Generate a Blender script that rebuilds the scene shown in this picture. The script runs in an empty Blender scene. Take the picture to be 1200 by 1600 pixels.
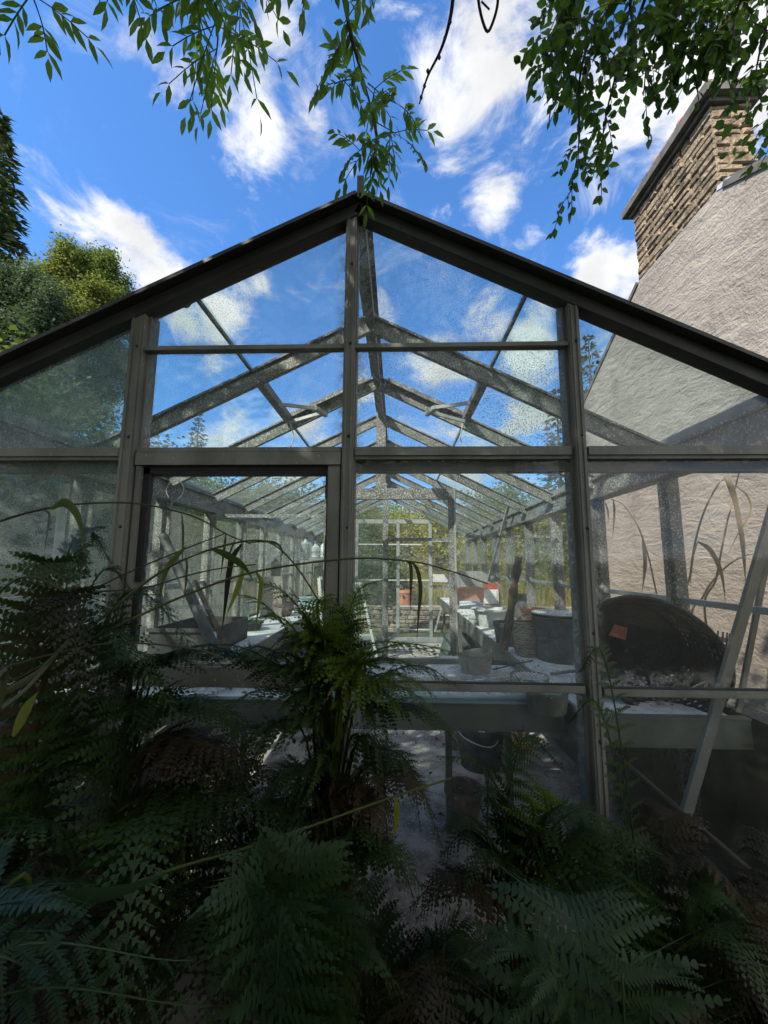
import bpy, math, random
import numpy as np
from mathutils import Vector, Matrix
random.seed(7)
RNG = np.random.default_rng(11)
S = bpy.context.scene
COL = S.collection
rad = math.radians

# ------------------------------------------------------------------ camera
CAM = np.array([0.0, 0.0, 1.6])
FPX = 620.0                                     # focal length for a 1200 px wide frame
PIT, YAW, ROL = rad(7.415), rad(1.9), rad(0.343)
def _axes():
    cy, sy, cp, sp = math.cos(YAW), math.sin(YAW), math.cos(PIT), math.sin(PIT)
    f = np.array([-sy*cp, cy*cp, sp]); r = np.array([cy, sy, 0.0]); u = np.cross(r, f)
    cr, sr = math.cos(ROL), math.sin(ROL)
    return cr*r+sr*u, -sr*r+cr*u, f
CR, CU, CF = _axes()
cd = bpy.data.cameras.new('camera'); cam = bpy.data.objects.new('camera', cd); COL.objects.link(cam)
cam.matrix_world = Matrix(((CR[0], CU[0], -CF[0], CAM[0]), (CR[1], CU[1], -CF[1], CAM[1]),
                           (CR[2], CU[2], -CF[2], CAM[2]), (0, 0, 0, 1)))
cd.sensor_fit = 'HORIZONTAL'; cd.sensor_width = 36; cd.lens = 36*FPX/1200
cd.clip_start = 0.03; cd.clip_end = 2000
S.camera = cam
def ray(px, py):
    d = (px-600)*CR-(py-800)*CU+FPX*CF
    return d
def P(px, py, X=None, Y=None, Z=None, D=None):
    """the place in the world seen at a pixel of the 1200x1600 photo, on a given plane or at a distance"""
    d = ray(px, py)
    if D is not None: return CAM+d/np.linalg.norm(d)*D
    if Y is not None: return CAM+d*(Y-CAM[1])/d[1]
    if X is not None: return CAM+d*(X-CAM[0])/d[0]
    return CAM+d*(Z-CAM[2])/d[2]

# ------------------------------------------------------------------ sun, sky, exposure
SUN = np.array([-0.50, -0.50, 0.70]); SUN /= np.linalg.norm(SUN)
ld = bpy.data.lights.new('sun', 'SUN'); ld.energy = 3.0; ld.angle = rad(0.5); ld.color = (1, 0.93, 0.82)
lo = bpy.data.objects.new('sun', ld); COL.objects.link(lo)
lo.rotation_euler = Vector(SUN).to_track_quat('Z', 'Y').to_euler()
lo.location = (-20, -20, 30)
SKY_STRENGTH = 0.12
S.view_settings.view_transform = 'Standard'; S.view_settings.look = 'None'
S.view_settings.gamma = 1; S.view_settings.exposure = 1.68
S.cycles.use_denoising = True
S.cycles.max_bounces = 8; S.cycles.diffuse_bounces = 4; S.cycles.glossy_bounces = 3
S.cycles.transmission_bounces = 4; S.cycles.transparent_max_bounces = 40
S.cycles.sample_clamp_indirect = 4
S.cycles.caustics_reflective = False; S.cycles.caustics_refractive = False

W = bpy.data.worlds.new('World'); S.world = W; W.use_nodes = True
nt = W.node_tree; nt.nodes.clear()
def N(t, kind, **kw):
    n = t.nodes.new(kind)
    for k, v in kw.items(): setattr(n, k, v)
    return n
class G:
    """tiny node-graph helper"""
    def __init__(s, t): s.t = t
    def put(s, sock, v):
        if isinstance(v, bpy.types.NodeSocket): s.t.links.new(v, sock)
        elif v is not None:
            if hasattr(sock.default_value, '__len__') and not hasattr(v, '__len__'): v = (v,)*len(sock.default_value)
            if hasattr(v, '__len__') and len(sock.default_value) == 4 and len(v) == 3: v = (*v, 1)
            sock.default_value = v
    def m(s, op, a, b=None, c=None, clamp=False):
        n = N(s.t, 'ShaderNodeMath', operation=op); n.use_clamp = clamp
        for i, v in enumerate((a, b, c)):
            if v is not None: s.put(n.inputs[i], v)
        return n.outputs[0]
    def v(s, op, a, b=None):
        n = N(s.t, 'ShaderNodeVectorMath', operation=op)
        s.put(n.inputs[0], a)
        if b is not None: s.put(n.inputs[1], b)
        return n.outputs['Value'] if op in ('DOT_PRODUCT', 'LENGTH', 'DISTANCE') else n.outputs[0]
    def noise(s, vec, scale, detail=4, rough=0.5, dist=0.0):
        n = N(s.t, 'ShaderNodeTexNoise'); s.put(n.inputs['Vector'], vec)
        n.inputs['Scale'].default_value = scale; n.inputs['Detail'].default_value = detail
        n.inputs['Roughness'].default_value = rough; n.inputs['Distortion'].default_value = dist
        return n.outputs['Fac']
    def vor(s, vec, scale, out='Distance', feature='F1', rand=1.0):
        n = N(s.t, 'ShaderNodeTexVoronoi', feature=feature); s.put(n.inputs['Vector'], vec)
        n.inputs['Scale'].default_value = scale; n.inputs['Randomness'].default_value = rand
        return n.outputs[out]
    def sstep(s, x, a, b, lo=0.0, hi=1.0):
        n = N(s.t, 'ShaderNodeMapRange', interpolation_type='SMOOTHSTEP'); s.put(n.inputs['Value'], x)
        n.inputs['From Min'].default_value = a; n.inputs['From Max'].default_value = b
        n.inputs['To Min'].default_value = lo; n.inputs['To Max'].default_value = hi
        return n.outputs[0]
    def mix(s, f, a, b, mode='MIX'):
        n = N(s.t, 'ShaderNodeMix', data_type='RGBA', blend_type=mode)
        s.put(n.inputs[0], f); s.put(n.inputs[6], a); s.put(n.inputs[7], b)
        return n.outputs[2]
    def scale(s, vec, sc, loc=(0, 0, 0), rot=(0, 0, 0)):
        n = N(s.t, 'ShaderNodeMapping'); s.put(n.inputs['Vector'], vec)
        n.inputs['Scale'].default_value = sc; n.inputs['Location'].default_value = loc; n.inputs['Rotation'].default_value = rot
        return n.outputs[0]

g = G(nt)
sky = N(nt, 'ShaderNodeTexSky', sky_type='NISHITA'); sky.sun_disc = False
sky.sun_elevation = math.asin(SUN[2]); sky.sun_rotation = math.atan2(SUN[0], SUN[1])
sky.altitude = 100; sky.air_density = 1.0; sky.dust_density = 0.4; sky.ozone_density = 2.5
tc = N(nt, 'ShaderNodeTexCoord')
dirn = g.v('NORMALIZE', tc.outputs['Generated'])
sep = N(nt, 'ShaderNodeSeparateXYZ'); nt.links.new(dirn, sep.inputs[0])
# the cloud layer: every cumulus bank is a soft patch round its own direction in the sky, broken up by noise
BANKS = [  # photo pixel the bank is seen at, angular size, weight
    (770, 60, .17, 1.0), (700, 150, .13, .75), (860, 20, .16, .8), (820, 120, .12, .75), (990, 160, .14, .9), (1150, 120, .2, 1.0), (930, 300, .08, .6),
    (390, 180, .11, .8), (480, 190, .1, .62), (270, 95, .09, .6), (540, 250, .06, .45), (430, 30, .07, .5), (500, 120, .07, .4),
    (775, 315, .075, .95), (835, 360, .05, .6), (840, 290, .06, .5), (930, 425, .1, 1.0), (860, 470, .07, .8), (1000, 420, .08, .9),
    (215, 385, .1, 1.0), (255, 430, .1, .95), (160, 370, .06, .7), (185, 320, .06, .42),
    (340, 500, .1, 1.05), (290, 500, .08, 1.0), (420, 440, .06, .7), (600, 480, .06, .9), (760, 500, .09, .8), (820, 560, .1, .9), (690, 570, .12, .95),
    (830, 640, .12, 1.0), (480, 660, .13, .9), (560, 620, .06, .85), (360, 690, .12, .75), (700, 660, .13, .8), (740, 730, .15, .9), (460, 735, .12, .9),
    (960, 560, .1, .8)]
total = None
for px, py, sg, wt in BANKS:
    d = ray(px, py); d = d/np.linalg.norm(d)
    e = g.m('SUBTRACT', 1.0, g.v('DOT_PRODUCT', dirn, tuple(d)))
    e = g.m('MULTIPLY', e, -1.6/(sg*sg*0.5))
    e = g.m('MULTIPLY', g.m('POWER', 2.718, e), wt)
    total = e if total is None else g.m('MAXIMUM', total, e)
hz = g.m('MAXIMUM', g.m('ADD', sep.outputs[2], 0.12), 0.02)
comb = N(nt, 'ShaderNodeCombineXYZ')
nt.links.new(g.m('DIVIDE', sep.outputs[0], hz), comb.inputs[0]); nt.links.new(g.m('DIVIDE', sep.outputs[1], hz), comb.inputs[1])
flat = comb.outputs[0]
n1 = g.noise(g.scale(dirn, (1, 1, 1.5)), 6.5, 10, 0.64, 0.45)
n2 = g.noise(flat, 1.3, 4, 0.5)
behind = g.m('MULTIPLY', g.sstep(sep.outputs[1], 0.12, -0.15), g.sstep(n2, .30, .5, .35, 1.1))      # near-overcast unseen cloud behind, added to whiten the fill light
cover = g.m('MAXIMUM', total, behind)
dens = g.m('ADD', g.m('MULTIPLY', cover, 0.62), g.m('MULTIPLY', g.m('SUBTRACT', n1, 0.52), 1.75))
mask = g.sstep(dens, 0.17, 0.60)
wisps = g.m('MULTIPLY', g.sstep(g.noise(g.scale(dirn, (1.2, 1, 2.2)), 4.2, 8, .68, 1.1), .52, .80), .38)
mask = g.m('MAXIMUM', mask, wisps)
shade = g.sstep(g.noise(dirn, 7.0, 6, 0.55), 0.3, 0.7, 0.72, 1.0)
CLOUD = (3.1, 3.13, 3.2)
sunside = g.sstep(sep.outputs[1], 0.05, -0.35, 1.0, 1.7)              # unseen clouds on the sun's side, brightened to lift the shaded front
ccol = g.mix(1.0, CLOUD, g.m('MULTIPLY', shade, sunside), 'MULTIPLY')
SKYGAIN = (.36, .60, .83)
skyc = g.mix(1.0, sky.outputs[0], SKYGAIN, 'MULTIPLY')
final = g.mix(mask, skyc, ccol)
bg = N(nt, 'ShaderNodeBackground'); nt.links.new(final, bg.inputs[0]); bg.inputs[1].default_value = SKY_STRENGTH
wo = N(nt, 'ShaderNodeOutputWorld'); nt.links.new(bg.outputs[0], wo.inputs[0])

# ------------------------------------------------------------------ materials
def material(name):
    m = bpy.data.materials.new(name); m.use_nodes = True
    t = m.node_tree; t.nodes.clear()
    return m, t, G(t), N(t, 'ShaderNodeOutputMaterial')
def coords(t): return N(t, 'ShaderNodeTexCoord').outputs['Object']
def pm(name, c1, c2, scale=12, rough=.7, bump=.3, bscale=60, metal=0.0, c3=None, s3=90, t3=(.62, .7), stretch=(1, 1, 1), bdist=.004, lo=.35, hi=.65):
    """a Principled surface: two colours mixed by noise, optional specks c3, noise bump"""
    m, t, g, out = material(name)
    co = g.scale(coords(t), stretch)
    col = g.mix(g.sstep(g.noise(co, scale, 6, .6), lo, hi), c1, c2)
    if c3 is not None: col = g.mix(g.sstep(g.noise(co, s3, 3, .6), *t3), col, c3)
    b = N(t, 'ShaderNodeBsdfPrincipled'); g.put(b.inputs['Base Color'], col)
    g.put(b.inputs['Roughness'], g.m('ADD', rough-.08, g.m('MULTIPLY', g.noise(co, scale*2, 3), .16)))
    b.inputs['Metallic'].default_value = metal
    bp = N(t, 'ShaderNodeBump'); bp.inputs['Strength'].default_value = bump; bp.inputs['Distance'].default_value = bdist
    g.put(bp.inputs['Height'], g.noise(co, bscale, 6, .6)); t.links.new(bp.outputs[0], b.inputs['Normal'])
    t.links.new(b.outputs[0], out.inputs[0])
    return m
def leafmat(name, c1, c2, trans=.45, rough=.45, scale=6, spec=.3, c3=None):
    m, t, g, out = material(name)
    co = coords(t)
    col = g.mix(g.sstep(g.noise(co, scale, 3, .6), .35, .65), c1, c2)
    if c3 is not None: col = g.mix(g.sstep(g.noise(co, scale*2.3, 2, .6), .62, .72), col, c3)
    b = N(t, 'ShaderNodeBsdfPrincipled'); g.put(b.inputs['Base Color'], col); b.inputs['Roughness'].default_value = rough
    b.inputs['Specular IOR Level'].default_value = spec
    tr = N(t, 'ShaderNodeBsdfTranslucent'); g.put(tr.inputs[0], g.mix(1.0, col, (1.5, 1.6, .7, 1), 'MULTIPLY'))
    mx = N(t, 'ShaderNodeMixShader'); mx.inputs[0].default_value = trans
    t.links.new(b.outputs[0], mx.inputs[1]); t.links.new(tr.outputs[0], mx.inputs[2]); t.links.new(mx.outputs[0], out.inputs[0])
    return m
def glassmat(name, film, speck, tint=(.955, .97, .965), algae=(.30, .33, .28), edge=0.0):
    """weathered glazing: clear, with a thin film, lime specks, algae patches and rain streaks"""
    m, t, g, out = material(name)
    co = coords(t)
    oi = N(t, 'ShaderNodeObjectInfo')
    off = g.v('ADD', co, g.v('SCALE', (1, 1, 1)))
    n_ = N(t, 'ShaderNodeVectorMath', operation='SCALE'); n_.inputs[0].default_value = (13, 17, 19); t.links.new(oi.outputs['Random'], n_.inputs['Scale'])
    off = g.v('ADD', co, n_.outputs[0])
    big = g.noise(off, 2.6, 5, .6)
    fine = g.noise(off, 210, 3, .8)
    spk = g.sstep(fine, .54, .62)
    spk = g.m('MULTIPLY', spk, g.sstep(big, .25, .7, .35, 1.0))
    streak = g.sstep(g.noise(g.scale(off, (30, 30, 1.2)), 1.0, 5, .65), .5, .78)
    alg = g.sstep(g.noise(off, 18, 6, .7), .5, .75)
    rnd = g.m('ADD', .6, g.m('MULTIPLY', oi.outputs['Random'], .8))
    f = g.m('ADD', g.m('MULTIPLY', spk, speck), g.m('MULTIPLY', streak, film*.9))
    f = g.m('ADD', f, g.m('MULTIPLY', alg, film*.9))
    f = g.m('ADD', f, film)
    f = g.m('MULTIPLY', f, rnd, clamp=True)
    if edge:                                                         # grime gathered along the edges of upright gable panes
        sx = N(t, 'ShaderNodeSeparateXYZ'); t.links.new(N(t, 'ShaderNodeTexCoord').outputs['Generated'], sx.inputs[0])
        gx_, gz_ = sx.outputs[0], sx.outputs[2]
        em = g.m('MAXIMUM', g.sstep(g.m('MINIMUM', gx_, g.m('SUBTRACT', 1, gx_)), .07, 0), g.m('MAXIMUM', g.sstep(gz_, .10, 0), g.sstep(gz_, .95, 1)))
        em = g.m('MULTIPLY', em, g.sstep(g.noise(off, 35, 5, .7), .38, .62))
        f = g.m('MAXIMUM', f, g.m('MULTIPLY', em, edge))
    dcol = g.mix(g.sstep(big, .35, .7), (.74, .75, .73) if film < .5 else (.07, .075, .05), algae)  # heavy film gets dark tones that paint in shade
    df = N(t, 'ShaderNodeBsdfDiffuse'); g.put(df.inputs[0], dcol)
    tl = N(t, 'ShaderNodeBsdfTranslucent'); g.put(tl.inputs[0], dcol)
    dm = N(t, 'ShaderNodeMixShader'); dm.inputs[0].default_value = .5
    t.links.new(df.outputs[0], dm.inputs[1]); t.links.new(tl.outputs[0], dm.inputs[2])
    tp = N(t, 'ShaderNodeBsdfTransparent'); tp.inputs[0].default_value = (*tint, 1)
    gl = N(t, 'ShaderNodeBsdfGlossy'); gl.inputs['Roughness'].default_value = .03
    lw = N(t, 'ShaderNodeLayerWeight'); lw.inputs[0].default_value = .5
    cm = N(t, 'ShaderNodeMixShader'); t.links.new(g.m('ADD', g.m('MULTIPLY', g.m('POWER', lw.outputs['Facing'], 5), .45), .018), cm.inputs[0])
    t.links.new(tp.outputs[0], cm.inputs[1]); t.links.new(gl.outputs[0], cm.inputs[2])
    mx = N(t, 'ShaderNodeMixShader'); t.links.new(f, mx.inputs[0])
    t.links.new(cm.outputs[0], mx.inputs[1]); t.links.new(dm.outputs[0], mx.inputs[2])
    t.links.new(mx.outputs[0], out.inputs[0])
    return m
def harl():
    m, t, g, out = material('harled_render')
    co = coords(t)
    lump = g.noise(g.scale(co, (1, 1, 2.6), rot=(rad(12), 0, 0)), 3.0, 5, .6, .7)
    grit = g.noise(co, 48, 4, .7)
    ridg = g.noise(g.scale(co, (1, 1, 2.0)), 10, 4, .6, .7)
    col = g.mix(g.sstep(g.noise(co, 1.1, 6, .6), .35, .7), (.262, .236, .212), (.345, .313, .28))
    col = g.mix(g.sstep(g.noise(g.scale(co, (1, 2.2, .35)), 1.6, 6, .6), .55, .75, 0, .75), col, (.175, .152, .138))
    col = g.mix(g.sstep(grit, .6, .75, 0, .35), col, (.27, .24, .22))
    b = N(t, 'ShaderNodeBsdfPrincipled'); g.put(b.inputs['Base Color'], col); b.inputs['Roughness'].default_value = .95
    b.inputs['Specular IOR Level'].default_value = .1
    h = g.m('ADD', g.m('MULTIPLY', lump, .7), g.m('ADD', g.m('MULTIPLY', ridg, .27), g.m('MULTIPLY', grit, .26)))
    bp = N(t, 'ShaderNodeBump'); bp.inputs['Strength'].default_value = 1; bp.inputs['Distance'].default_value = .06
    g.put(bp.inputs['Height'], h); t.links.new(bp.outputs[0], b.inputs['Normal']); t.links.new(b.outputs[0], out.inputs[0])
    return m
M = {}
M['frame'] = pm('weathered_aluminium', (.105, .103, .09), (.175, .172, .15), 5, .55, .3, 90, .0, (.34, .34, .30), 140, (.64, .74), (1, 1, .5))
M['frame_in'] = pm('oxidised_aluminium', (.085, .085, .08), (.165, .165, .155), 9, .6, .3, 90, .0, (.44, .44, .42), 95, (.53, .63))
M['fascia'] = pm('dark_bargeboard', (.016, .0155, .0145), (.030, .029, .026), 6, .6, .3, 70, 0, (.2, .2, .18), 60, (.70, .76))
M['alu'] = pm('dull_grey_aluminium', (.26, .28, .28), (.38, .40, .40), 7, .5, .15, 80, .25, (.12, .12, .1), 60, (.64, .74))
M['alu_white'] = pm('chalky_aluminium', (.5, .5, .5), (.62, .62, .6), 7, .5, .1, 80, .1, (.3, .29, .26), 40, (.6, .72))
M['alu_green'] = pm('grey_green_aluminium', (.075, .088, .07), (.115, .125, .10), 5, .5, .2, 60, .1, (.25, .26, .23), 120, (.66, .74))
M['rubber'] = pm('black_gasket', (.008, .008, .008), (.02, .02, .02), 30, .7, .1)
M['glass_gable'] = glassmat('dirty_gable_glass', .006, .62, edge=.45)
M['glass_side'] = glassmat('grimy_side_glass', .085, .35, (.88, .93, .90), (.36, .42, .38))
M['glass_moss_shade'] = glassmat('mossy_shaded_low_glass', .72, .3, (.6, .7, .55), (.035, .042, .022))  # moss film, darkened further to paint in the shade under the benches
M['glass_house'] = glassmat('house_side_glass', .02, .14, (.97, .965, .95), (.5, .47, .42))
M['glass_dusty'] = glassmat('dusty_gable_glass', .036, .30, edge=.5)
M['glass_right'] = glassmat('right_gable_glass', .018, .16, (.975, .965, .945), (.5, .47, .42), edge=.4)
M['glass_gside'] = glassmat('hazy_left_gable_glass', .10, .4, (.88, .93, .90), (.36, .42, .38), edge=.5)
M['glass_low'] = glassmat('low_gable_glass', .02, .14, edge=.4)
M['glass_roof'] = glassmat('roof_glass', .006, .10, (.92, .945, .93), (.44, .43, .40))
M['glass_roof_low'] = glassmat('lower_roof_glass', .05, .22, (.86, .93, .92), (.40, .47, .45))
M['glass_inner'] = glassmat('inner_glass', .03, .12)
M['bench_top'] = pm('sandy_bench_top', (.42, .43, .45), (.58, .59, .61), 9, .9, .6, 110, 0, (.10, .09, .08), 38, (.60, .70), bdist=.006)
M['concrete'] = pm('concrete_floor', (.17, .14, .13), (.42, .37, .345), 7, .9, .8, 50, 0, (.58, .53, .5), 60, (.58, .68), bdist=.012)
M['plinth'] = pm('dark_plinth', (.03, .03, .025), (.07, .065, .055), 8, .9, .6, 40)
M['soil'] = pm('dark_soil', (.022, .018, .012), (.05, .04, .026), 6, .95, .8, 40, bdist=.03)
M['grass_ground'] = pm('rough_grass_ground', (.05, .065, .02), (.11, .10, .04), 1.5, .95, .8, 20, bdist=.05)
M['harl'] = harl()
M['stone'] = pm('sandstone', (.15, .115, .08), (.30, .235, .165), 5, .95, 1.0, 26, 0, (.05, .042, .036), 7, (.52, .68), bdist=.035)
M['stone_grey'] = pm('field_stone', (.13, .12, .095), (.26, .235, .185), 4, .95, .9, 30, 0, (.07, .08, .04), 6, (.50, .64), bdist=.02)
M['slate'] = pm('slate', (.055, .052, .05), (.11, .105, .1), 6, .8, .5, 30)
M['lead'] = pm('lead_flashing', (.35, .37, .4), (.5, .52, .55), 10, .5, .2, 40)
M['terra'] = pm('terracotta', (.36, .13, .07), (.46, .2, .12), 12, .85, .3, 60, 0, (.5, .42, .36), 22, (.6, .74))
M['terra_dull'] = pm('dull_terracotta', (.12, .065, .05), (.18, .10, .08), 12, .85, .3, 60, 0, (.4, .37, .33), 20, (.56, .7))
M['black_plastic'] = pm('black_plastic', (.005, .005, .0055), (.013, .013, .013), 12, .85, .06, 80, 0)
M['tub'] = pm('dirty_black_rubber', (.006, .006, .006), (.02, .019, .018), 9, .75, .8, 40, 0, (.085, .08, .07), 24, (.62, .76), bdist=.008)
M['dark_plastic'] = pm('dusty_dark_plastic', (.03, .03, .032), (.07, .07, .07), 12, .7, .3, 80, 0, (.25, .25, .25), 70, (.62, .74))
M['grey_clay'] = pm('grey_clay', (.2, .185, .165), (.32, .3, .27), 10, .9, .4, 60, 0, (.11, .1, .09), 26, (.6, .72))
M['pale_clay'] = pm('pale_stoneware', (.36, .37, .37), (.52, .53, .53), 9, .7, .3, 50, 0, (.2, .2, .19), 30, (.6, .72))
M['wicker'] = pm('grey_wicker', (.17, .14, .11), (.34, .3, .25), 30, .9, .8, 60, stretch=(1, 1, 3))
M['green_plastic'] = pm('olive_plastic', (.06, .075, .05), (.11, .125, .09), 12, .6, .2, 60, 0, (.3, .3, .26), 50, (.64, .75))
M['pipe_blue'] = pm('blue_grey_pipe', (.26, .36, .40), (.36, .46, .50), 6, .45, .15, 60, 0, (.04, .045, .05), 12, (.66, .72), (.4, 1, 1))
M['pipe_white'] = pm('white_pipe', (.5, .49, .45), (.62, .61, .57), 6, .5, .1, 60, 0, (.3, .28, .24), 20, (.6, .74))
M['rust'] = pm('rotten_wood', (.045, .03, .022), (.13, .09, .065), 14, .95, 1.0, 45, 0, (.28, .24, .2), 40, (.6, .72), (1, 1, .4), bdist=.01)
M['wood_orange'] = pm('bare_wood', (.42, .2, .07), (.55, .29, .12), 6, .7, .3, 40, stretch=(1, 6, 6))
M['wood_grey'] = pm('grey_wood', (.2, .18, .155), (.33, .3, .27), 6, .85, .5, 40, stretch=(6, 1, 6))
M['red'] = pm('faded_red_plastic', (.30, .03, .03), (.4, .07, .06), 14, .6, .2, 60, 0, (.5, .35, .3), 60, (.58, .7))
M['teal'] = pm('teal_plastic', (.07, .25, .22), (.12, .33, .29), 14, .5, .1)
M['bluebox'] = pm('pale_blue_plastic', (.25, .38, .44), (.36, .47, .52), 8, .6, .1)
M['white'] = pm('white_plastic', (.7, .71, .72), (.8, .8, .8), 8, .5, .1)
M['paper'] = pm('white_card', (.75, .74, .72), (.82, .82, .8), 8, .8, .1, 40, 0, (.72, .35, .42), 34, (.60, .66))
M['bag'] = pm('dark_green_sack', (.025, .04, .035), (.05, .07, .06), 8, .6, .6, 20)
M['wire'] = pm('pale_wire', (.5, .5, .48), (.6, .6, .58), 20, .5, .1)
M['bark'] = pm('bark', (.05, .04, .03), (.12, .1, .08), 10, .9, .9, 30, stretch=(1, 1, .3), bdist=.015)
M['twig'] = pm('dark_twig', (.035, .028, .02), (.07, .055, .04), 20, .85, .5, 60)
M['reed'] = leafmat('reed_stem', (.035, .04, .014), (.06, .06, .022), .15, .5, 8)
M['reed_leaf'] = leafmat('reed_leaf', (.05, .085, .02), (.09, .11, .025), .5, .45, 6)
M['reed_yellow'] = leafmat('yellow_reed_leaf', (.22, .22, .03), (.14, .18, .03), .5, .45, 6)
M['reed_dead'] = pm('dead_reed', (.16, .125, .085), (.24, .19, .13), 10, .9, .2)
M['fern'] = leafmat('fern_green_shaded', (.019, .040, .012), (.034, .058, .016), .4, .5, 3)  # colour darkened to paint shade into all but the lit fronds
M['fern_lit'] = leafmat('fern_yellow_green_lit', (.075, .12, .02), (.11, .15, .025), .5, .5, 3)  # lit copy of the fern, brightness painted into the top fronds
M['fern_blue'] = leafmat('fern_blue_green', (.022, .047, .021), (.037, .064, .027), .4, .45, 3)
M['fern_brown'] = leafmat('fern_withered', (.016, .017, .009), (.05, .034, .016), .3, .6, 3)
M['ash'] = leafmat('ash_leaf', (.085, .145, .03), (.13, .19, .042), .58, .42, 3, .35)
M['elm'] = leafmat('elm_leaf', (.05, .10, .024), (.08, .13, .032), .5, .4, 4, .35)
M['spruce'] = leafmat('spruce_needles', (.04, .058, .034), (.075, .095, .048), .3, .6, .9, .2)
M['cypress'] = leafmat('cypress_leaves', (.085, .12, .038), (.145, .165, .05), .4, .55, .7, .2)
M['fir'] = leafmat('blue_fir', (.05, .08, .055), (.085, .115, .07), .25, .6, 1, .2)
M['shrub'] = leafmat('shrub_leaves', (.10, .14, .03), (.17, .18, .045), .45, .5, .8, .2)
M['shrub_yellow'] = leafmat('yellow_shrub_leaves', (.24, .25, .05), (.34, .31, .08), .4, .5, .9, .2)
M['shrub_dark'] = leafmat('dark_shrub_leaves', (.045, .075, .024), (.08, .11, .033), .35, .5, .9, .2)
M['meadow'] = leafmat('meadow_grass', (.26, .27, .06), (.36, .30, .12), .45, .6, 1, .1)

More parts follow.
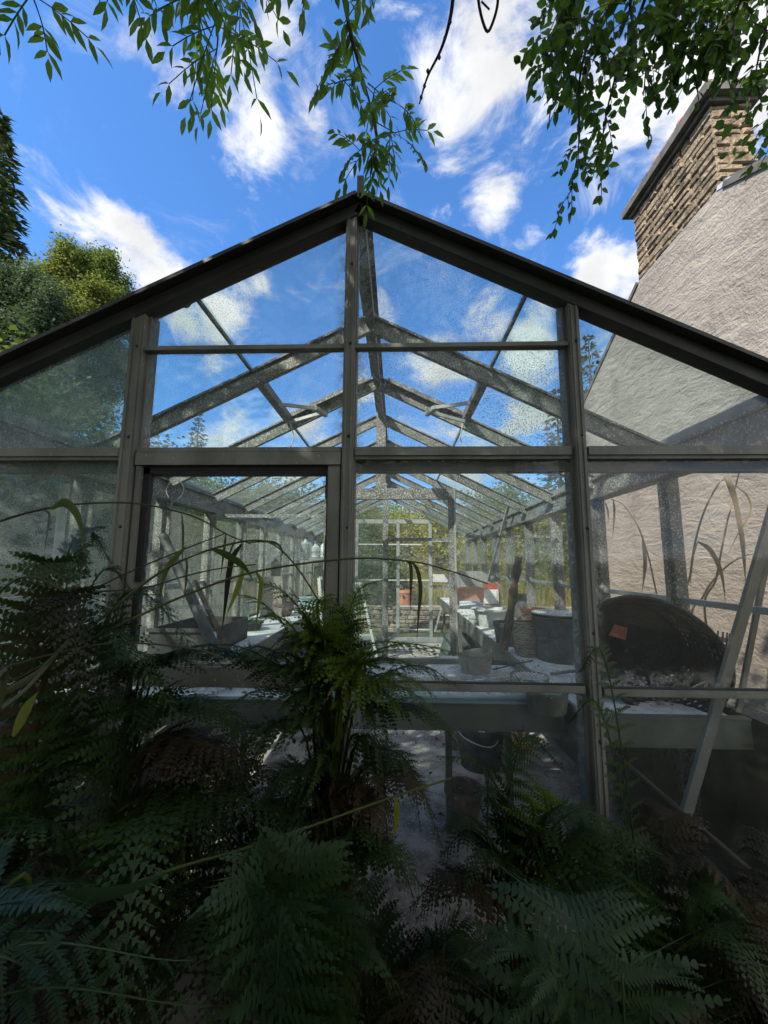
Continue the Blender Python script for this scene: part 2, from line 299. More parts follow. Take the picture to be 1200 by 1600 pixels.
# ------------------------------------------------------------------ mesh helpers
class MB:
    def __init__(s): s.v = []; s.f = []; s.n = 0
    def add(s, v, f):
        v = np.asarray(v, float).reshape(-1, 3)
        s.v.append(v); o = s.n
        s.f.extend([tuple(i+o for i in q) for q in f]); s.n += len(v)
        return s
    def addq(s, v, k=4):
        """v: (n*k,3) loose polygons of k corners"""
        v = np.asarray(v, float).reshape(-1, 3); o = s.n; n = len(v)//k
        s.v.append(v); s.f.extend(map(tuple, (np.arange(n*k).reshape(n, k)+o).tolist())); s.n += len(v)
        return s
    def box(s, lo, hi):
        x0, y0, z0 = lo; x1, y1, z1 = hi
        return s.add([(x0, y0, z0), (x1, y0, z0), (x1, y1, z0), (x0, y1, z0), (x0, y0, z1), (x1, y0, z1), (x1, y1, z1), (x0, y1, z1)],
                     [(0, 3, 2, 1), (4, 5, 6, 7), (0, 1, 5, 4), (1, 2, 6, 5), (2, 3, 7, 6), (3, 0, 4, 7)])
    def bar(s, a, b, w, h, up=(0, 0, 1), ch=.0):
        """bar from a to b, w across, h along up (up made square to the bar), ch = chamfer"""
        a = np.asarray(a, float); b = np.asarray(b, float); d = b-a; d /= np.linalg.norm(d)
        u = np.asarray(up, float); r = np.cross(d, u); r /= np.linalg.norm(r); u = np.cross(r, d)
        w /= 2; h /= 2
        if ch > 0:
            pr = [(-w+ch, -h), (w-ch, -h), (w, -h+ch), (w, h-ch), (w-ch, h), (-w+ch, h), (-w, h-ch), (-w, -h+ch)]
        else: pr = [(-w, -h), (w, -h), (w, h), (-w, h)]
        k = len(pr)
        v = [a+r*x+u*y for x, y in pr]+[b+r*x+u*y for x, y in pr]
        f = [(i, (i+1) % k, k+(i+1) % k, k+i) for i in range(k)]+[tuple(range(k-1, -1, -1)), tuple(range(k, 2*k))]
        return s.add(v, f)
    def prism(s, poly, n, t):
        """flat polygon (list of 3D points) given thickness t along n"""
        p = np.asarray(poly, float); q = p+np.asarray(n, float)*t; k = len(p)
        return s.add(np.vstack([p, q]), [tuple(range(k-1, -1, -1)), tuple(range(k, 2*k))]+[(i, (i+1) % k, k+(i+1) % k, k+i) for i in range(k)])
    def tube(s, pts, r, n=8, cap=True):
        pts = np.asarray(pts, float); m = len(pts)
        r = np.full(m, r) if np.isscalar(r) else np.asarray(r, float)
        t = np.gradient(pts, axis=0); t /= np.linalg.norm(t, axis=1)[:, None]+1e-12
        ref = np.array([0, 0, 1.0]) if abs(t[0][2]) < .9 else np.array([1.0, 0, 0])
        u = np.cross(t[0], ref); u /= np.linalg.norm(u); V = []
        an = np.arange(n)*2*math.pi/n
        for i in range(m):
            u = u-t[i]*np.dot(u, t[i]); u /= np.linalg.norm(u); w = np.cross(t[i], u)
            V.append(pts[i]+r[i]*(np.cos(an)[:, None]*u+np.sin(an)[:, None]*w))
        F = [(i*n+j, i*n+(j+1) % n, (i+1)*n+(j+1) % n, (i+1)*n+j) for i in range(m-1) for j in range(n)]
        if cap: F += [tuple(range(n-1, -1, -1)), tuple((m-1)*n+j for j in range(n))]
        return s.add(np.vstack(V), F)
    def lathe(s, prof, n=24, c=(0, 0, 0), axis=(0, 0, 1), close=False):
        """prof: (radius, height) pairs"""
        ax = Vector(axis).normalized(); q = Vector((0, 0, 1)).rotation_difference(ax).to_matrix()
        an = np.arange(n)*2*math.pi/n; V = []
        for r, h in prof: V.append(np.stack([r*np.cos(an), r*np.sin(an), np.full(n, h)], 1))
        V = np.vstack(V) @ np.array(q).T+np.asarray(c, float); m = len(prof)
        F = [(i*n+j, i*n+(j+1) % n, (i+1)*n+(j+1) % n, (i+1)*n+j) for i in range(m-1) for j in range(n)]
        F.append(tuple(range(n-1, -1, -1))); F.append(tuple((m-1)*n+j for j in range(n)))
        return s.add(V, F)
    def build(s, name, mat, parent=None, at=(0, 0, 0), smooth=False):
        me = bpy.data.meshes.new(name)
        org = np.array(parent.matrix_world.translation if parent is not None and parent.parent is None else (parent['_o'] if parent is not None else at), float)
        if parent is not None: org = np.array(parent['_o'], float)
        V = np.vstack(s.v)-org
        me.from_pydata(V.tolist(), [], s.f); me.materials.append(M[mat] if isinstance(mat, str) else mat)
        if smooth: me.polygons.foreach_set('use_smooth', [True]*len(me.polygons))
        me.update()
        o = bpy.data.objects.new(name, me); COL.objects.link(o)
        if parent is not None: o.parent = parent
        else: o.location = org
        o['_o'] = org.tolist()
        if smooth and len(me.polygons) < 60000:
            try: me.set_sharp_from_angle(angle=rad(38))
            except Exception: pass
        return o
def tag(o, label, cat, group=None):
    o['label'] = label; o['category'] = cat
    if group: o['group'] = group
    return o
def thing(name, label, cat, loc, group=None):
    o = bpy.data.objects.new(name, None); o.empty_display_size = .1; COL.objects.link(o); o.location = loc; o['_o'] = [float(x) for x in loc]
    return tag(o, label, cat, group)
def struct(o): o['kind'] = 'structure'; return o
def stuff(o): o['kind'] = 'stuff'; return o
def spline(pts, n=24):
    """Catmull-Rom through points"""
    p = np.asarray(pts, float)
    if len(p) == 2: return p[0]+(p[1]-p[0])*np.linspace(0, 1, n)[:, None]
    q = np.vstack([2*p[0]-p[1], p, 2*p[-1]-p[-2]]); out = []
    ts = np.linspace(0, len(p)-1-1e-9, n)
    for t in ts:
        i = int(t); f = t-i; a, b, c, d = q[i:i+4]
        out.append(.5*((2*b)+(c-a)*f+(2*a-5*b+4*c-d)*f*f+(3*b-a-3*c+d)*f**3))
    return np.array(out)
def unit(a):
    a = np.asarray(a, float); return a/(np.linalg.norm(a, axis=-1, keepdims=True)+1e-12)
def kites(base, d, side, L, Wd, frac=.45):
    """leaf-shaped quads: base points, directions, side vectors, lengths and half widths"""
    L = np.broadcast_to(L, len(base))[:, None]; Wd = np.broadcast_to(Wd, len(base))[:, None]
    return np.stack([base, base+d*L*frac+side*Wd, base+d*L, base+d*L*frac-side*Wd], 1).reshape(-1, 3)
def leaves6(base, d, side, nrm, L, Wd, fold=.25, curl=.12):
    """larger leaves: two folded halves of two quads each"""
    L = np.broadcast_to(L, len(base))[:, None]; Wd = np.broadcast_to(Wd, len(base))[:, None]
    c1 = base+d*L*.33-nrm*L*.0; c2 = base+d*L*.68-nrm*L*curl*.4; tip = base+d*L-nrm*L*curl
    up = nrm*Wd*fold
    l1 = c1+side*Wd*.95+up; l2 = c2+side*Wd*.72+up; r1 = c1-side*Wd*.95+up; r2 = c2-side*Wd*.72+up
    tri = [base, c1, l1, base, r1, c1, c2, tip, l2, c2, r2, tip]
    quad = [c1, c2, l2, l1, c1, r1, r2, c2]
    return np.stack(tri, 1).reshape(-1, 3), np.stack(quad, 1).reshape(-1, 3)
def randdir(n, rng=RNG): return unit(rng.normal(size=(n, 3)))
def perp(d, rng=RNG): return unit(np.cross(d, randdir(len(d), rng)))

# ------------------------------------------------------------------ setting: ground and floor
def ground_h(x, y):
    h = np.zeros_like(x)
    h += np.clip(-x-3.2, 0, 40)*.16*np.clip((y+4)/6, 0, 1)
    h += np.clip(y-10.5, 0, 60)*.16
    h += np.clip(x-12, 0, 60)*.06
    return h
ax = np.concatenate([[-400, -200, -100, -60], np.linspace(-40, 40, 81), [60, 100, 200, 400]])
gx, gy = np.meshgrid(ax, ax+10, indexing='ij')
gz = ground_h(gx, gy)+.03*np.sin(gx*1.7)*np.cos(gy*1.3)*(np.abs(gx) > 3)
mb = MB(); k = len(ax)
mb.add(np.stack([gx, gy, gz], -1).reshape(-1, 3), [(i*k+j, (i+1)*k+j, (i+1)*k+j+1, i*k+j+1) for i in range(k-1) for j in range(k-1)])
struct(mb.build('ground', 'grass_ground', smooth=True))
mb = MB().box((-2.6, -2.5, -.2), (2.7, 1.33, .035)); struct(mb.build('soil', 'soil'))
XL, XR, XC, YG, YP, YF = -1.71, 1.41, -.15, 1.4, 3.52, 7.9
FL = .1
mb = MB().box((XL+.05, YG+.06, -.1), (XR-.05, YF-.05, FL)); struct(mb.build('floor', 'concrete'))

# ------------------------------------------------------------------ greenhouse
GH = thing('greenhouse', 'long old aluminium greenhouse with dirty glass beside the harled house', 'greenhouse', (XC, YG, 0))
def roofz(x): return 2.985-.49*abs(x-XC)
MX = (-.985, -.177, .645)                        # mullions of the front gable
def part(mb, name, mat='frame', parent=GH, smooth=False): return mb.build(name, mat, parent, smooth=smooth)
# plinth
part(MB().box((XL-.05, YG-.03, -.1), (XR+.05, YG+.05, .40)), 'plinth', 'plinth')
for x in (XL, XR): part(MB().box((x-.05, YG+.05, -.1), (x+.05, YF, .40)), 'plinth', 'plinth')
part(MB().box((XL-.05, YF, -.1), (-.85, YF+.06, .40)), 'plinth', 'plinth'); part(MB().box((1.02, YF, -.1), (XR+.05, YF+.06, .40)), 'plinth', 'plinth')
# front gable mullions: outer cap and wider web behind it
for i, x in enumerate(MX):
    wcap, wweb = ((.050, .068), (.040, .05), (.036, .060))[i]
    top = roofz(x)-.02
    b = MB().box((x-wcap/2, YG-.030, .40), (x+wcap/2, YG-.004, top)).box((x-wweb/2, YG-.004, .40), (x+wweb/2, YG+.05, top))
    b.box((x-wcap/2+.006, YG-.034, .42), (x-wcap/2+.012, YG-.0295, top-.03)).box((x+wcap/2-.012, YG-.034, .42), (x+wcap/2-.006, YG-.0295, top-.03))
    m_ = part(b, 'mullion')
    for z in np.arange(.7, top-.05, .34): part(MB().lathe([(.0055, 0), (.0055, .003), (.003, .005)], 10, (x+wcap*.12, YG-.030, z+.02*math.sin(z*9)), (0, -1, 0)), 'bolt', 'rubber', m_)
# old door jambs either side of the blocked doorway
part(MB().box((-.247, YG-.018, 1.20), (-.204, YG+.045, 1.948)), 'door_jamb')
part(MB().box((-.250, YG-.024, 1.20), (-.2475, YG+.03, 1.93)).box((-.258, YG-.004, 1.83), (-.247, YG+.006, 1.935)).box((-.255, YG-.004, 1.55), (-.247, YG+.006, 1.70)), 'jamb_seal', 'rubber')
part(MB().box((-.950, YG-.018, 1.20), (-.930, YG+.045, 1.948)), 'door_jamb')
part(MB().box((-.930, YG-.005, 1.20), (-.905, YG+.020, 1.25)).box((-.930, YG-.005, 1.32), (-.909, YG+.020, 1.50)).box((-.930, YG-.005, 1.53), (-.905, YG+.02, 1.945)), 'jamb_seal', 'rubber')
# transom
for x0, x1, kind in ((XL, MX[0]-.034, 0), (MX[0]+.034, MX[1]-.025, 1), (MX[1]+.025, MX[2]-.03, 0), (MX[2]+.03, XR, 0)):
    b = MB()
    if kind == 0:
        b.box((x0, YG-.020, 1.985), (x1, YG+.03, 2.016)).box((x0, YG-.012, 1.972), (x1, YG+.028, 1.985)).box((x0, YG+.032, 1.938), (x1, YG+.075, 1.978))
    else:
        b.box((x0, YG-.020, 2.000), (x1, YG+.03, 2.016)).box((x0, YG-.026, 1.950), (x1, YG+.03, 1.997))
    part(b, 'transom')
part(MB().box((-.93, YG-.005, 1.921), (-.25, YG+.045, 1.949)), 'door_head_seal', 'rubber')
# upper glazing bars and sills
for x0, x1, z in ((MX[0]+.03, MX[1]-.02, 2.402), (MX[1]+.02, MX[2]-.018, 2.402)):
    part(MB().box((x0, YG-.022, z-.007), (x1, YG+.012, z+.009)), 'glazing_bar')
for x0, x1, z in ((XL, MX[0]-.034, 1.205), (MX[1]+.025, MX[2]-.03, 1.200), (MX[2]+.03, XR, 1.192)):
    part(MB().box((x0, YG-.022, z-.014), (x1, YG+.02, z+.006)).box((x0, YG-.012, z-.019), (x1, YG+.016, z-.014)), 'sill')
    part(MB().box((x0, YG-.015, z+.0062), (x1, YG+.004, z+.0095)), 'sill_gasket', 'rubber')
part(MB().box((MX[0]+.034, YG-.024, 1.185), (MX[1]-.025, YG+.03, 1.250)).box((MX[0]+.034, YG-.01, 1.25), (MX[1]-.025, YG+.02, 1.258)), 'door_rail')
# bargeboards, ridge
for sx, xe in ((-1, XL-.12), (1, XR+.12)):
    ze = roofz(xe)
    sl = np.array([xe-XC, 0, ze-2.985]); sl /= np.linalg.norm(sl); up = np.cross(sl, (0, 1, 0)); up *= np.sign(up[2])
    a = np.array([XC-sx*.0, YG-.005, 2.985]); e = np.array([xe, YG-.005, ze])
    b = MB().bar(a-up*.019, e-up*.019, .06, .050, up, .003)
    b.bar(a+up*.016+(0, -.012, 0), e+up*.016+(0, -.012, 0), .105, .014, up)
    part(b, 'bargeboard', 'fascia')
part(MB().box((XC-.03, YG-.045, 3.0), (XC+.025, YG+.02, 3.025)).box((XC-.008, YG-.035, 3.02), (XC+.018, YG-.005, 3.105)), 'finial', 'fascia')
part(MB().bar((XC, YG+.03, 2.955), (XC, YF, 2.955), .045, .075).bar((XC, YG+.03, 3.0), (XC, YF, 3.0), .09, .012), 'ridge_beam', 'frame_in')
# rafters, eave beams, posts, rails
YS = [2.07+.73*i for i in range(8)]+[YF]
for y in YS:
    for xe in (XL, XR):
        sg = np.sign(xe-XC); a = np.array([XC+sg*.022, y, 2.975-.055]); e = np.array([xe, y, roofz(xe)-.06])
        part(MB().bar(a, e, .032, .085).bar(a+(0, 0, .046), e+(0, 0, .046), .055, .012), 'rafter', 'frame_in')
for xe in (XL, XR):
    sg = np.sign(xe-XC)
    part(MB().box((xe-.03, YG+.03, 2.045), (xe+.03, YF, 2.185)).box((xe-sg*.075-.004 if sg > 0 else xe+.03, YG+.03, 2.045), (xe-.03 if sg > 0 else xe+.075+.004, YF, 2.057)).box((xe-.05, YG+.03, 2.187), (xe+.05, YF, 2.2)), 'eave_beam', 'frame_in')
    part(MB().bar((xe+sg*.05, YG-.03, 2.235), (xe+sg*.05, YF+.05, 2.235), .09, .06), 'gutter')
    for y in YS: part(MB().box((xe-.028, y-.03, .40), (xe+.028, y+.03, 2.045)).box((xe-sg*.05-.006, y-.008, .40), (xe-sg*.05+.022, y+.008, 2.045)), 'wall_post', 'frame_in')
    part(MB().box((xe-.012, YG+.03, 1.415), (xe+.012, YF, 1.442)), 'wall_rail', 'alu')
# purlin and vents
for sg in (-1, 1):
    xp = XC+sg*.655; zp = roofz(xp)
    part(MB().bar((xp, YG+.02, zp-.012), (xp, 2.05, zp-.012), .014, .016).bar((xp, 2.81, zp-.012), (xp, YF, zp-.012), .014, .016), 'purlin', 'frame_in')
    v = thing_part = MB().bar((xp-sg*.01, 2.10, zp-.02), (xp-sg*.01, 2.77, zp-.02), .05, .05)
    v.bar((XC+sg*.08, 2.11, roofz(XC+sg*.08)-.01), (xp, 2.11, zp-.01), .03, .03).bar((XC+sg*.08, 2.76, roofz(XC+sg*.08)-.01), (xp, 2.76, zp-.01), .03, .03)
    vo = part(v, 'roof_vent', 'frame_in')
    xa = xp-sg*.01
    part(MB().bar((xa-sg*.03, 2.42, zp-.05), (xa-sg*.26, 2.60, zp-.01), .014, .022).bar((xa-sg*.02, 2.70, zp-.07), (xa-sg*.25, 2.66, zp-.02), .014, .022).bar((xa-sg*.23, 2.58, zp-.012), (xa-sg*.29, 2.69, zp-.02), .03, .03), 'vent_stay', 'alu', vo)
    part(MB().tube(spline([(xp-sg*.03, 2.76, zp-.06), (xp-sg*.05, 2.78, zp-.16), (xp-sg*.02, 2.77, zp-.25)], 10), .004, 6), 'vent_cord', 'wire', vo)
a = P(291, 474, Y=YG+.06)
part(MB().tube([a+np.array([.017*math.cos(t), 0, .017*math.sin(t)]) for t in np.linspace(0, 2*math.pi, 17)], .004, 6), 'hook_ring', 'alu')
# panes
GT = .004
def pane(poly, n, mat, name, parent=GH): return MB().prism(poly, n, GT).build(name, mat, parent)
def gpane(x0, x1, z0, z1a, z1b, y, mat, name='gable_pane'):
    return pane([(x0, y, z0), (x1, y, z0), (x1, y, z1b), (x0, y, z1a)], (0, 1, 0), mat, name)
yg = YG+.006
rz = lambda x: roofz(x)-.042
gpane(XL, MX[0]-.03, 2.0, rz(XL), rz(MX[0]-.03), yg, 'glass_gside')
gpane(MX[0]+.03, MX[1]-.02, 2.0, 2.398, 2.398, yg, 'glass_gable'); gpane(MX[0]+.03, MX[1]-.02, 2.408, rz(MX[0]+.03), rz(MX[1]-.02), yg, 'glass_gable')
gpane(MX[1]+.02, MX[2]-.02, 2.0, 2.398, 2.398, yg, 'glass_gable')
pane([(MX[1]+.02, yg, 2.408), (MX[2]-.02, yg, 2.408), (MX[2]-.02, yg, rz(MX[2]-.02)), (XC, yg, rz(XC)), (MX[1]+.02, yg, rz(MX[1]+.02))], (0, 1, 0), 'glass_gable', 'gable_pane')
gpane(MX[2]+.02, XR, 2.0, rz(MX[2]+.02), rz(XR), yg, 'glass_right')
gpane(XL, MX[0]-.03, 1.205, 1.98, 1.98, yg, 'glass_gside')
for z0, z1, dy in ((1.25, 1.452, 0), (1.438, 1.642, .0055), (1.628, 1.832, .011), (1.818, 1.93, .0165)):
    gpane(-.915, -.245, z0, z1, z1, yg-.006+dy, 'glass_low')
gpane(MX[1]+.02, MX[2]-.02, 1.205, 1.98, 1.98, yg, 'glass_dusty'); gpane(MX[2]+.02, XR, 1.20, 1.98, 1.98, yg, 'glass_right')
for x0, x1 in ((XL, MX[0]-.03), (MX[0]+.03, MX[1]-.02), (MX[1]+.02, MX[2]-.02), (MX[2]+.02, XR)): gpane(x0, x1, .41, 1.186, 1.186, yg, 'glass_low')
YB = [YG+.03]+YS
for i in range(len(YB)-1):
    y0, y1 = YB[i]+.012, YB[i+1]-.012
    for xe in (XL, XR):
        pane([(xe, y0, .41), (xe, y1, .41), (xe, y1, 1.0), (xe, y0, 1.0)], (1, 0, 0), 'glass_moss_shade', 'side_pane')
        pane([(xe, y0, 1.006), (xe, y1, 1.006), (xe, y1, 1.413), (xe, y0, 1.413)], (1, 0, 0), 'glass_side' if xe < 0 else 'glass_house', 'side_pane')
        pane([(xe, y0, 1.444), (xe, y1, 1.444), (xe, y1, 2.043), (xe, y0, 2.043)], (1, 0, 0), 'glass_side' if xe < 0 else 'glass_house', 'side_pane')
        sg = np.sign(xe-XC); xm = XC+sg*.655
        for xa, xb, dz, gm in ((XC+sg*.05, xm+sg*.01, .006, 'glass_roof'), (xm-sg*.01, xe+sg*.03, 0, 'glass_roof_low')):
            nrm = np.array([sg*.44, 0, .9])
            pane([(xa, y0, roofz(xa)+dz), (xa, y1, roofz(xa)+dz), (xb, y1, roofz(xb)+dz), (xb, y0, roofz(xb)+dz)], nrm, gm, 'roof_pane')
# partition with its door
part(MB().box((XC-.04, YP-.06, 2.265), (XC+.045, YP-.02, 2.97)), 'king_post', 'frame_in')
part(MB().box((-.62, YP-.062, 2.165), (.52, YP-.018, 2.262)), 'lintel', 'frame_in')
for x in (-.62, -.10, .475): part(MB().box((x-.024, YP-.058, FL), (x+.024, YP-.02, 2.164)), 'partition_post', 'frame_in')
part(MB().box((.497, YP-.07, FL), (.511, YP-.012, 2.25)), 'partition_edge', 'alu')
for z in (1.81, 1.405): part(MB().box((-.075, YP-.05, z-.012), (.45, YP-.026, z+.014)), 'partition_bar', 'frame_in')
part(MB().box((XL+.03, YP-.05, 2.0), (-.645, YP-.026, 2.03)).box((.513, YP-.05, 1.83), (XR-.03, YP-.026, 1.85)), 'partition_bar', 'frame_in')
gpane(XL+.03, -.645, 1.0, 1.99, 1.99, YP-.03, 'glass_inner', 'partition_pane'); gpane(-.596, -.125, FL+.05, 2.16, 2.16, YP-.03, 'glass_inner', 'partition_pane')
gpane(.52, XR-.03, 1.05, 1.83, 1.83, YP-.03, 'glass_inner', 'partition_pane')
# far gable with its door
yf = YF+.02
for x in (-.80, .02, .66, 1.06): part(MB().box((x-.03, yf-.02, FL), (x+.03, yf+.02, 2.395)), 'far_post', 'alu')
part(MB().box((-.83, yf-.022, 2.397), (.69, yf+.02, 2.48)), 'far_lintel', 'alu')
for x0, x1, zs in ((-.77, -.01, (1.98, 1.28)), (.05, .63, (1.98, 1.28, .78, .34)), (.69, 1.03, (2.05, .62))):
    for z in zs: part(MB().box((x0, yf-.012, z-.012), (x1, yf+.012, z+.012)), 'far_bar', 'alu_white')
part(MB().box((-.83, yf-.03, FL), (1.06, yf+.05, FL+.09)), 'threshold', 'alu')
part(MB().box((.70, yf-.03, 1.25), (1.02, yf-.022, 1.40)), 'door_plate', 'alu_white')
gpane(-.77, -.01, FL+.1, 2.39, 2.39, yf, 'glass_inner', 'far_pane'); gpane(.05, .63, FL+.1, 2.39, 2.39, yf, 'glass_inner', 'far_pane'); gpane(.69, 1.03, .62, 2.39, 2.39, yf, 'glass_inner', 'far_pane')
gpane(XL, -.83, .41, 2.2, 2.55, yf, 'glass_inner', 'far_pane'); gpane(1.09, XR, .41, 2.3, 2.2, yf, 'glass_inner', 'far_pane')
pane([(-.83, yf, 2.485), (.69, yf, 2.485), (.69, yf, rz(.69)), (XC, yf, rz(XC)), (-.83, yf, rz(-.83))], (0, 1, 0), 'glass_inner', 'far_pane')
# diagonal braces
part(MB().bar((1.30, 6.0, 1.2), (1.30, 4.6, 2.3), .03, .03), 'brace', 'alu'); part(MB().bar((.5, 5.0, roofz(.5)-.1), (.75, 5.72, roofz(.75)-.12), .03, .03), 'brace', 'alu')
part(MB().bar((.70, 7.6, .35), (.98, 7.62, 1.28), .03, .03), 'brace', 'alu')

# ------------------------------------------------------------------ benches
BZ = 1.0
def bench(name, label, x0, x1, y0, y1, lip, mat='bench_top', legs=()):
    b = thing(name, label, 'bench', ((x0+x1)/2, y0, FL))
    MB().box((x0+.02, y0+.02, BZ-.03), (x1-.02, y1-.02, BZ)).build('bench_top', mat, b)
    r = MB()
    if 'f' in lip: r.box((x0, y0, BZ-.088), (x1, y0+.018, BZ+.012)).box((x0, y0-.006, BZ+.0125), (x1, y0+.03, BZ+.018)).box((x0, y0-.005, BZ-.093), (x1, y0+.03, BZ-.0885))
    if 'b' in lip: r.box((x0, y1-.018, BZ-.06), (x1, y1, BZ+.03))
    if 'l' in lip: r.box((x0, y0+.019, BZ-.09), (x0+.018, y1-.019, BZ+.03))
    if 'r' in lip: r.box((x1-.018, y0+.019, BZ-.09), (x1, y1-.019, BZ+.03))
    r.build('edging', 'alu_green', b)
    for x, y in legs: MB().box((x-.018, y-.018, FL), (x+.018, y+.018, BZ-.031)).build('leg', 'alu_green', b)
    return b
bench('front_bench', 'grey-edged sandy bench running across behind the front gable glass', XL+.06, .70, 1.78, 2.52, 'fbr', legs=((-1.5, 1.85), (-.95, 2.45), (.64, 2.46), (.30, 2.47)))
bench('side_bench', 'long sandy potting bench along the house side, holding the pots and black basket', .715, XR-.05, 1.66, 7.3, 'fl', legs=((.75, 1.72), (.74, 3.3), (.74, 4.8), (.74, 6.4)))
bench('side_bench', 'long potting bench along the far left side wall, with trays and dead plants', XL+.06, -.98, 2.54, 7.3, 'r', legs=((-1.02, 2.8), (-1.02, 4.4), (-1.02, 6.0)))

# ------------------------------------------------------------------ things on and under the benches
def pot(name, label, cat, c, r1, r0, h, mat, rim=.012, rimh=.03, tilt=None, group=None, wall=.008, soil=True):
    c = np.asarray(c, float)
    prof = [(r0, 0), (r1-rim*.4, h-rimh), (r1+rim*.2, h-rimh), (r1+rim*.3, h), (r1-wall, h), (r1-wall-.004, h-rimh), (r0-wall+(r1-r0)*.5, h*.55), (.001, h*.55)]
    b = MB().lathe(prof, 32, c, tilt or (0, 0, 1)); o = b.build(name, mat, None, c, smooth=True); tag(o, label, cat, group)
    return o
rl = np.random.default_rng(77)
def litter(name, n, x0, x1, y0, y1, z, size, mat):
    b_ = np.stack([rl.uniform(x0, x1, n), rl.uniform(y0, y1, n), z+rl.uniform(.003, .012, n)], 1); d_ = rl.normal(size=(n, 3)); d_[:, 2] *= .25; d_ = unit(d_)
    L_ = size*rl.uniform(.4, 1.3, n); s_ = unit(np.cross(d_, np.array([0, 0, 1.0])+rl.normal(size=(n, 3))*.4)); q = leaves6(b_+(0, 0, .002), d_, s_, np.tile([0, 0, 1.0], (n, 1)), L_, L_*.28)
    return MB().addq(q[0], 3).addq(q[1], 4).build(name, mat)
stuff(litter('dead_leaves', 420, XL+.1, XR-.1, 1.6, 7.6, FL, .05, 'fern_brown')); stuff(litter('dead_leaves', 260, XL+.1, .66, 1.83, 2.48, BZ, .03, 'reed_dead'))
stuff(litter('dead_leaves', 260, .76, XR-.1, 1.72, 5.5, BZ, .03, 'reed_dead'))
# big black basket, tipped towards the glass
def basket():
    c0 = P(1022, 1026, Y=1.80); axd = np.array(unit(np.array([-.30, -.90, -.10])))
    root = thing('basket', 'large black perforated tub tipped on its side on the bench by the glass', 'basket', (c0[0]+.06, c0[1]+.1, BZ))
    ex = unit(np.cross((0, 0, 1), axd)); ey = np.cross(axd, ex); q = np.stack([ex, ey, axd], 1)
    n, rows = 96, 20; R0, R1, H = .19, .285, .30; am = rad(-36); sq = .80
    an = np.arange(n)*2*math.pi/n; V = []; F = []
    def ringpts(a, r, z):
        u, w = r*np.cos(a-am), r*np.sin(a-am)*sq
        return np.stack([u*math.cos(am)-w*math.sin(am), u*math.sin(am)+w*math.cos(am), np.full(len(a), z)+.012*np.sin(2*a+.7)], 1)
    for off in (0, .006):
        for i in range(rows+1):
            t = i/rows; V.append(ringpts(an, R0+(R1-R0)*t**.8-off, (t-1)*H))
    mid = (rows+1)*n
    for i in range(rows):
        for j in range(n):
            hole = 2 < i < 18 and i % 2 == 1 and j % 2 == 1 and (j//8) % 4 != 3 and not (i in (9, 11))
            a, b_, c_, d_ = i*n+j, i*n+(j+1) % n, (i+1)*n+(j+1) % n, (i+1)*n+j
            if hole:
                for u_, w_ in ((a, b_), (b_, c_), (c_, d_), (d_, a)): F.append((u_, w_, w_+mid, u_+mid))
            else: F.append((a, b_, c_, d_)); F.append((d_+mid, c_+mid, b_+mid, a+mid))
    MB().add(np.vstack(V) @ q.T+c0, F).build('body', 'tub', root)
    pl = ringpts(an, R0-.001, -H); pb = ringpts(an, R0-.001, -H+.006); bt = MB().add(np.vstack([pl, pb, ringpts(an, R0*.45, -H+.02)]) @ q.T+c0, [tuple(range(n-1, -1, -1))]+[(k, (k+1) % n, n+(k+1) % n, n+k) for k in range(n)]+[(n+k, n+(k+1) % n, 2*n+(k+1) % n, 2*n+k) for k in range(n)]+[tuple(range(2*n, 3*n))])
    bt.build('bottom', 'tub', root)
    MB().tube(ringpts(np.linspace(0, 2*math.pi, 73), R1, 0) @ q.T+c0, .010, 8, False).build('rim', 'tub', root, smooth=True)
    return c0, q
bc, bq = basket()
loc = lambda v: np.array(v) @ bq.T+bc
o = MB().prism([loc((-.15, .05, -.12)), loc((-.08, .03, -.13)), loc((-.07, .085, -.135)), loc((-.125, .10, -.12))], loc((0, 0, .008))-bc, 1).build('pot_shard', 'terra', None, loc((-.08, .05, -.11)))
tag(o, 'broken terracotta shard lying inside the big black tub', 'shard')
o = MB().tube(spline([loc((.08, -.17, -.02)), loc((.14, -.12, -.02)), loc((.18, -.09, -.01))], 8), .003, 5).build('straw', 'pipe_white', None, loc((.13, -.13, -.02))); tag(o, 'pale straw caught across the front of the black tub', 'straw')
# mesh basket behind
c = P(1095, 1048, Y=2.12); c[2] = BZ
b = MB()
for i in range(8): b.lathe([(.088+.005*i, .034*i), (.090+.005*i, .034*i), (.090+.005*i, .034*i+.005), (.088+.005*i, .034*i+.005)], 28, c)
for a_ in np.arange(28)*2*math.pi/28: b.bar(c+np.array([.088*math.cos(a_), .088*math.sin(a_), 0]), c+np.array([.128*math.cos(a_), .128*math.sin(a_), .27]), .005, .005, (math.cos(a_), math.sin(a_), .1))
tag(b.build('mesh_basket', 'dark_plastic', None, c), 'dark open-mesh pot standing behind the big black tub', 'pot')
# black drum, sky reflection on its top painted as a pale plate
c = P(877, 1030, Z=BZ)
pot('black_planter', 'wide black planter with a pale disc painted as the sky reflection on its top', 'planter', c, .165, .15, .27, 'dark_plastic', .012, .03)
o = MB().lathe([(.03, 0), (.15, .006), (.172, .016), (.172, .02), (.15, .012), (.001, .008)], 36, c+np.array([0, 0, .272])).build('sky_reflection_disc', 'pale_clay', None, c+np.array([0, 0, .272]), smooth=True)
tag(o, 'pale grey disc painted as the sky reflected on the wide black planter', 'dish')
